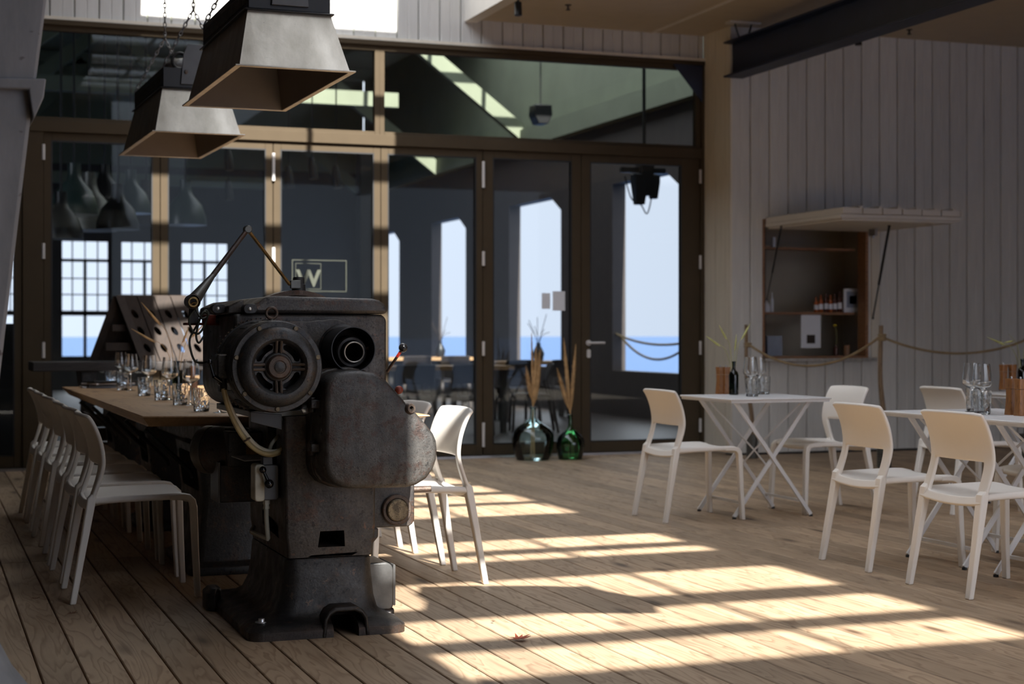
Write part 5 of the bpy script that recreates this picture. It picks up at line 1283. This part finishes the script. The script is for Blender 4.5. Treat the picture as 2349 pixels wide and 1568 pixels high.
for k, x in enumerate((5.0,)):
    for j, y in enumerate((18.6,)):
        bm = B(); box(bm, x - .11, x + .11, y - .11, y + .11, 0, 3.3); tag(obj('timber_column', bm, 'interior_grey', None), ('grey timber column in the hall, seen left of the sea openings',)[k], 'column', None)
# hanging things in the hall
def bell(px, py, Y, s, m, lb):
    q = at(px, py, Y); r = thing('bell_lamp', tuple(q), lb, 'lamp', 'bell lamps hanging in the hall')
    bm = B(); lathe(bm, q, (0, 0, 1), [(-.16 * s, .17 * s), (-.10 * s, .165 * s), (.0, .13 * s), (.08 * s, .06 * s), (.13 * s, .045 * s), (.2 * s, .045 * s), (.2 * s, .01)], 24); obj('shade', bm, m, r)
    bm = B(); rod(bm, (q.x, q.y, q.z + .2 * s), (q.x, q.y, 6.6), .012); obj('cord', bm, 'black_metal', r)
for k, a in enumerate(((170, 440, 17.5, 1.5, 'enamel_green'), (205, 470, 18.5, 1.8, 'galvanised'), (140, 500, 16.5, 1.3, 'black_metal'), (270, 480, 16.9, 1.3, 'black_metal'), (300, 445, 19, 1.4, 'enamel_green'), (425, 470, 18, 1.4, 'enamel_green'), (335, 470, 21, 1.6, 'interior_grey'), (240, 430, 20, 1.4, 'black_metal'))):
    bell(*a, ['small dark green bell lamp at the upper left behind the glass', 'large grey bell lamp left of centre in the first door bay', 'black bell lamp hanging lowest at the left behind the glass', 'black bell lamp in the middle of the first door bay', 'dark green bell lamp near the right side of the first door bay', 'grey bell lamp in the second door bay', 'grey bell lamp farther back beside the stile of the second door bay', 'black bell lamp high in the first door bay'][k])
def spotl(px, py, Y, lb, s=1.0):
    q = at(px, py, Y); r = thing('hall_spotlight', tuple(q), lb, 'spotlight', 'spotlights hanging in the hall')
    bm = B(); lathe(bm, q, (.1, -.1, -1), [(-.10 * s, .03 * s), (.0, .05 * s), (.16 * s, .055 * s)], 16); obj('lamp_head', bm, 'black_metal', r)
    bm = B(); rod(bm, (q.x, q.y, q.z + .08 * s), (q.x, q.y, 6.5), .008); obj('rod', bm, 'black_metal', r)
for a in ((524, 360, 19, 'hall spotlight in the second door bay, upper'), (662, 400, 19, 'hall spotlight left in the third door bay'), (716, 380, 19, 'hall spotlight in the middle of the third door bay'), (771, 400, 18, 'largest hall spotlight, right in the third door bay'), (524, 430, 21, 'hall spotlight in the second door bay, lower')): spotl(*a)
q = at(1240, 262, 20.5); sp_ = thing('loudspeaker', tuple(q), 'black loudspeaker hanging high behind the upper glass', 'speaker')
bm = B(); loft(bm, [[(q.x + a * w_, q.y + b * .12, q.z + z) for a, b in ((-1, -1), (1, -1), (1, 1), (-1, 1))] for z, w_ in ((-.14, .07), (-.02, .13), (.12, .12))]); obj('cabinet', bm, 'black_metal', sp_, bevel=0.01)
bm = B(); rod(bm, (q.x, q.y, q.z + .1), (q.x, q.y, 6.5), .01); obj('mount', bm, 'black_metal', sp_)
q = at(1470, 425, 16.8); st2 = thing('stage_light', tuple(q), 'cluster of black stage lights with looping cable behind the last door', 'light')
for dx, dz, s in ((-.02, .0, 1.3), (.16, .02, 1.0), (.05, .12, 1.4)):
    bm = B(); loft(bm, [[(q.x + dx + a * w_ * s, q.y + b * w_ * s, q.z + dz + z * s) for a, b in ((-1, -1), (1, -1), (1, 1), (-1, 1))] for z, w_ in ((-.17, .04), (.02, .06), (.10, .06))]); obj('lamp_head', bm, 'black_metal', st2, bevel=0.01)
bm = B(); rod(bm, (q.x + .04, q.y, q.z), (q.x + .04, q.y, 6.5), .02); box(bm, q.x - .25, q.x + .3, q.y - .03, q.y + .03, q.z + .14, q.z + .2); obj('mount', bm, 'black_metal', st2)
bm = B(); tube(bm, [(q.x - .2, q.y, q.z + .1), (q.x - .12, q.y, q.z - .15), (q.x + .0, q.y, q.z - .22), (q.x + .08, q.y, q.z - .32), (q.x + .14, q.y, q.z - .1), (q.x + .15, q.y, q.z + .1)], .008, 6); obj('cable', bm, 'black_rubber', st2)
# rope rail in the nearest opening
for (z0_, z1_, sg_, lb) in ((1.13, 1.02, .08, 'upper rope slung across the nearest sea opening'), (1.10, 1.02, .27, 'lower rope slung across the nearest sea opening')):
    pts = [(XW + (.06 if sg_ < .1 else .13), 20.6 + (18.4 - 20.6) * t / 8, z0_ + (z1_ - z0_) * t / 8 - sg_ * 4 * (t / 8) * (1 - t / 8)) for t in range(9)]
    bm = B(); tube(bm, pts, .016, 8, 3); tag(obj('rail_rope', bm, 'rope', None), lb, 'rope', 'ropes across the sea opening')
bm = B(); box(bm, -1.4, .86, 15.0, 15.6, 0, 1.22); sbd = obj('sideboard', bm, 'black_metal', None, bevel=0.01); tag(sbd, 'tall black sideboard behind the leftmost glass bay', 'sideboard')
for k in range(3):
    bm = B(); box(bm, -1.36 + .745 * k, -.64 + .745 * k, 14.975, 15.0, .06, 1.16); dd = obj('door', bm, 'black_metal', sbd, bevel=0.004)
# indoor tables and seats
def hall_table(x, y, l, lb):
    r = thing('hall_table', (x, y, 0), lb, 'table', 'wooden tables in the hall')
    bm = B(); box(bm, x - l / 2, x + l / 2, y - .4, y + .4, .72, .765); obj('table_top', bm, 'oak_top', r)
    for a in (-1, 1):
        for b in (-1, 1): bm = B(); box(bm, x + a * (l / 2 - .1) - .03, x + a * (l / 2 - .1) + .03, y + b * .3 - .03, y + b * .3 + .03, 0, .72); obj('leg', bm, 'interior_grey', r)
hall_table(5.5, 17.6, 1.7, 'long light wooden table just behind the glass doors'); hall_table(7.7, 20.2, 1.3, 'wooden table by the nearest sea opening'); hall_table(7.4, 24.2, 1.4, 'wooden table by the middle sea opening'); hall_table(3.2, 20.0, 1.8, 'wooden table in the left half of the hall')
GH = 'dark chairs inside the hall'
DK = {}
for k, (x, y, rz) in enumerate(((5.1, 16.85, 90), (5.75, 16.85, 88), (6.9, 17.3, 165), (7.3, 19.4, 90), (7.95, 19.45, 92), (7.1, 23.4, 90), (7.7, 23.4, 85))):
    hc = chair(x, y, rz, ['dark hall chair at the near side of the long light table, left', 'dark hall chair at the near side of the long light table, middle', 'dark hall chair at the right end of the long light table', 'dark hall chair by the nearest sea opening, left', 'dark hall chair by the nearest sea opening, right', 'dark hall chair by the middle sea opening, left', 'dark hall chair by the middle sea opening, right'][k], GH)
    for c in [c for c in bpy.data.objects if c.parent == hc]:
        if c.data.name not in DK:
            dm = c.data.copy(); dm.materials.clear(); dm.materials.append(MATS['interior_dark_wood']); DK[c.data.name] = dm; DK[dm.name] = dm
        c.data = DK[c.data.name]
for k, (px, py, Y) in enumerate(((1010, 775, 24.0), (1235, 770, 20.0))):
    q = at(px, 780, Y); r = thing('plant_vase', (q.x, q.y, .766), ['dark vase with sparse twigs in the left sea opening', 'dark vase with sparse twigs in the middle sea opening'][k], 'vase', 'twig vases in the hall')
    hz_ = .766 if False else q.z - .35
    bm = B(); lathe(bm, (q.x, q.y, .766), (0, 0, 1), [(0, .06), (.1, .08), (.17, .05), (.2, .03), (.24, .03)], 16); obj('vase_body', bm, 'black_metal', r)
    bm = B()
    for j in range(7): a = j * .9; tube(bm, [(q.x, q.y, .95), (q.x + .05 * math.cos(a), q.y, 1.1), (q.x + .16 * math.cos(a), q.y + .05 * math.sin(a), 1.15 + .04 * j)], .004, 5)
    obj('twigs', bm, 'interior_dark_wood', r)
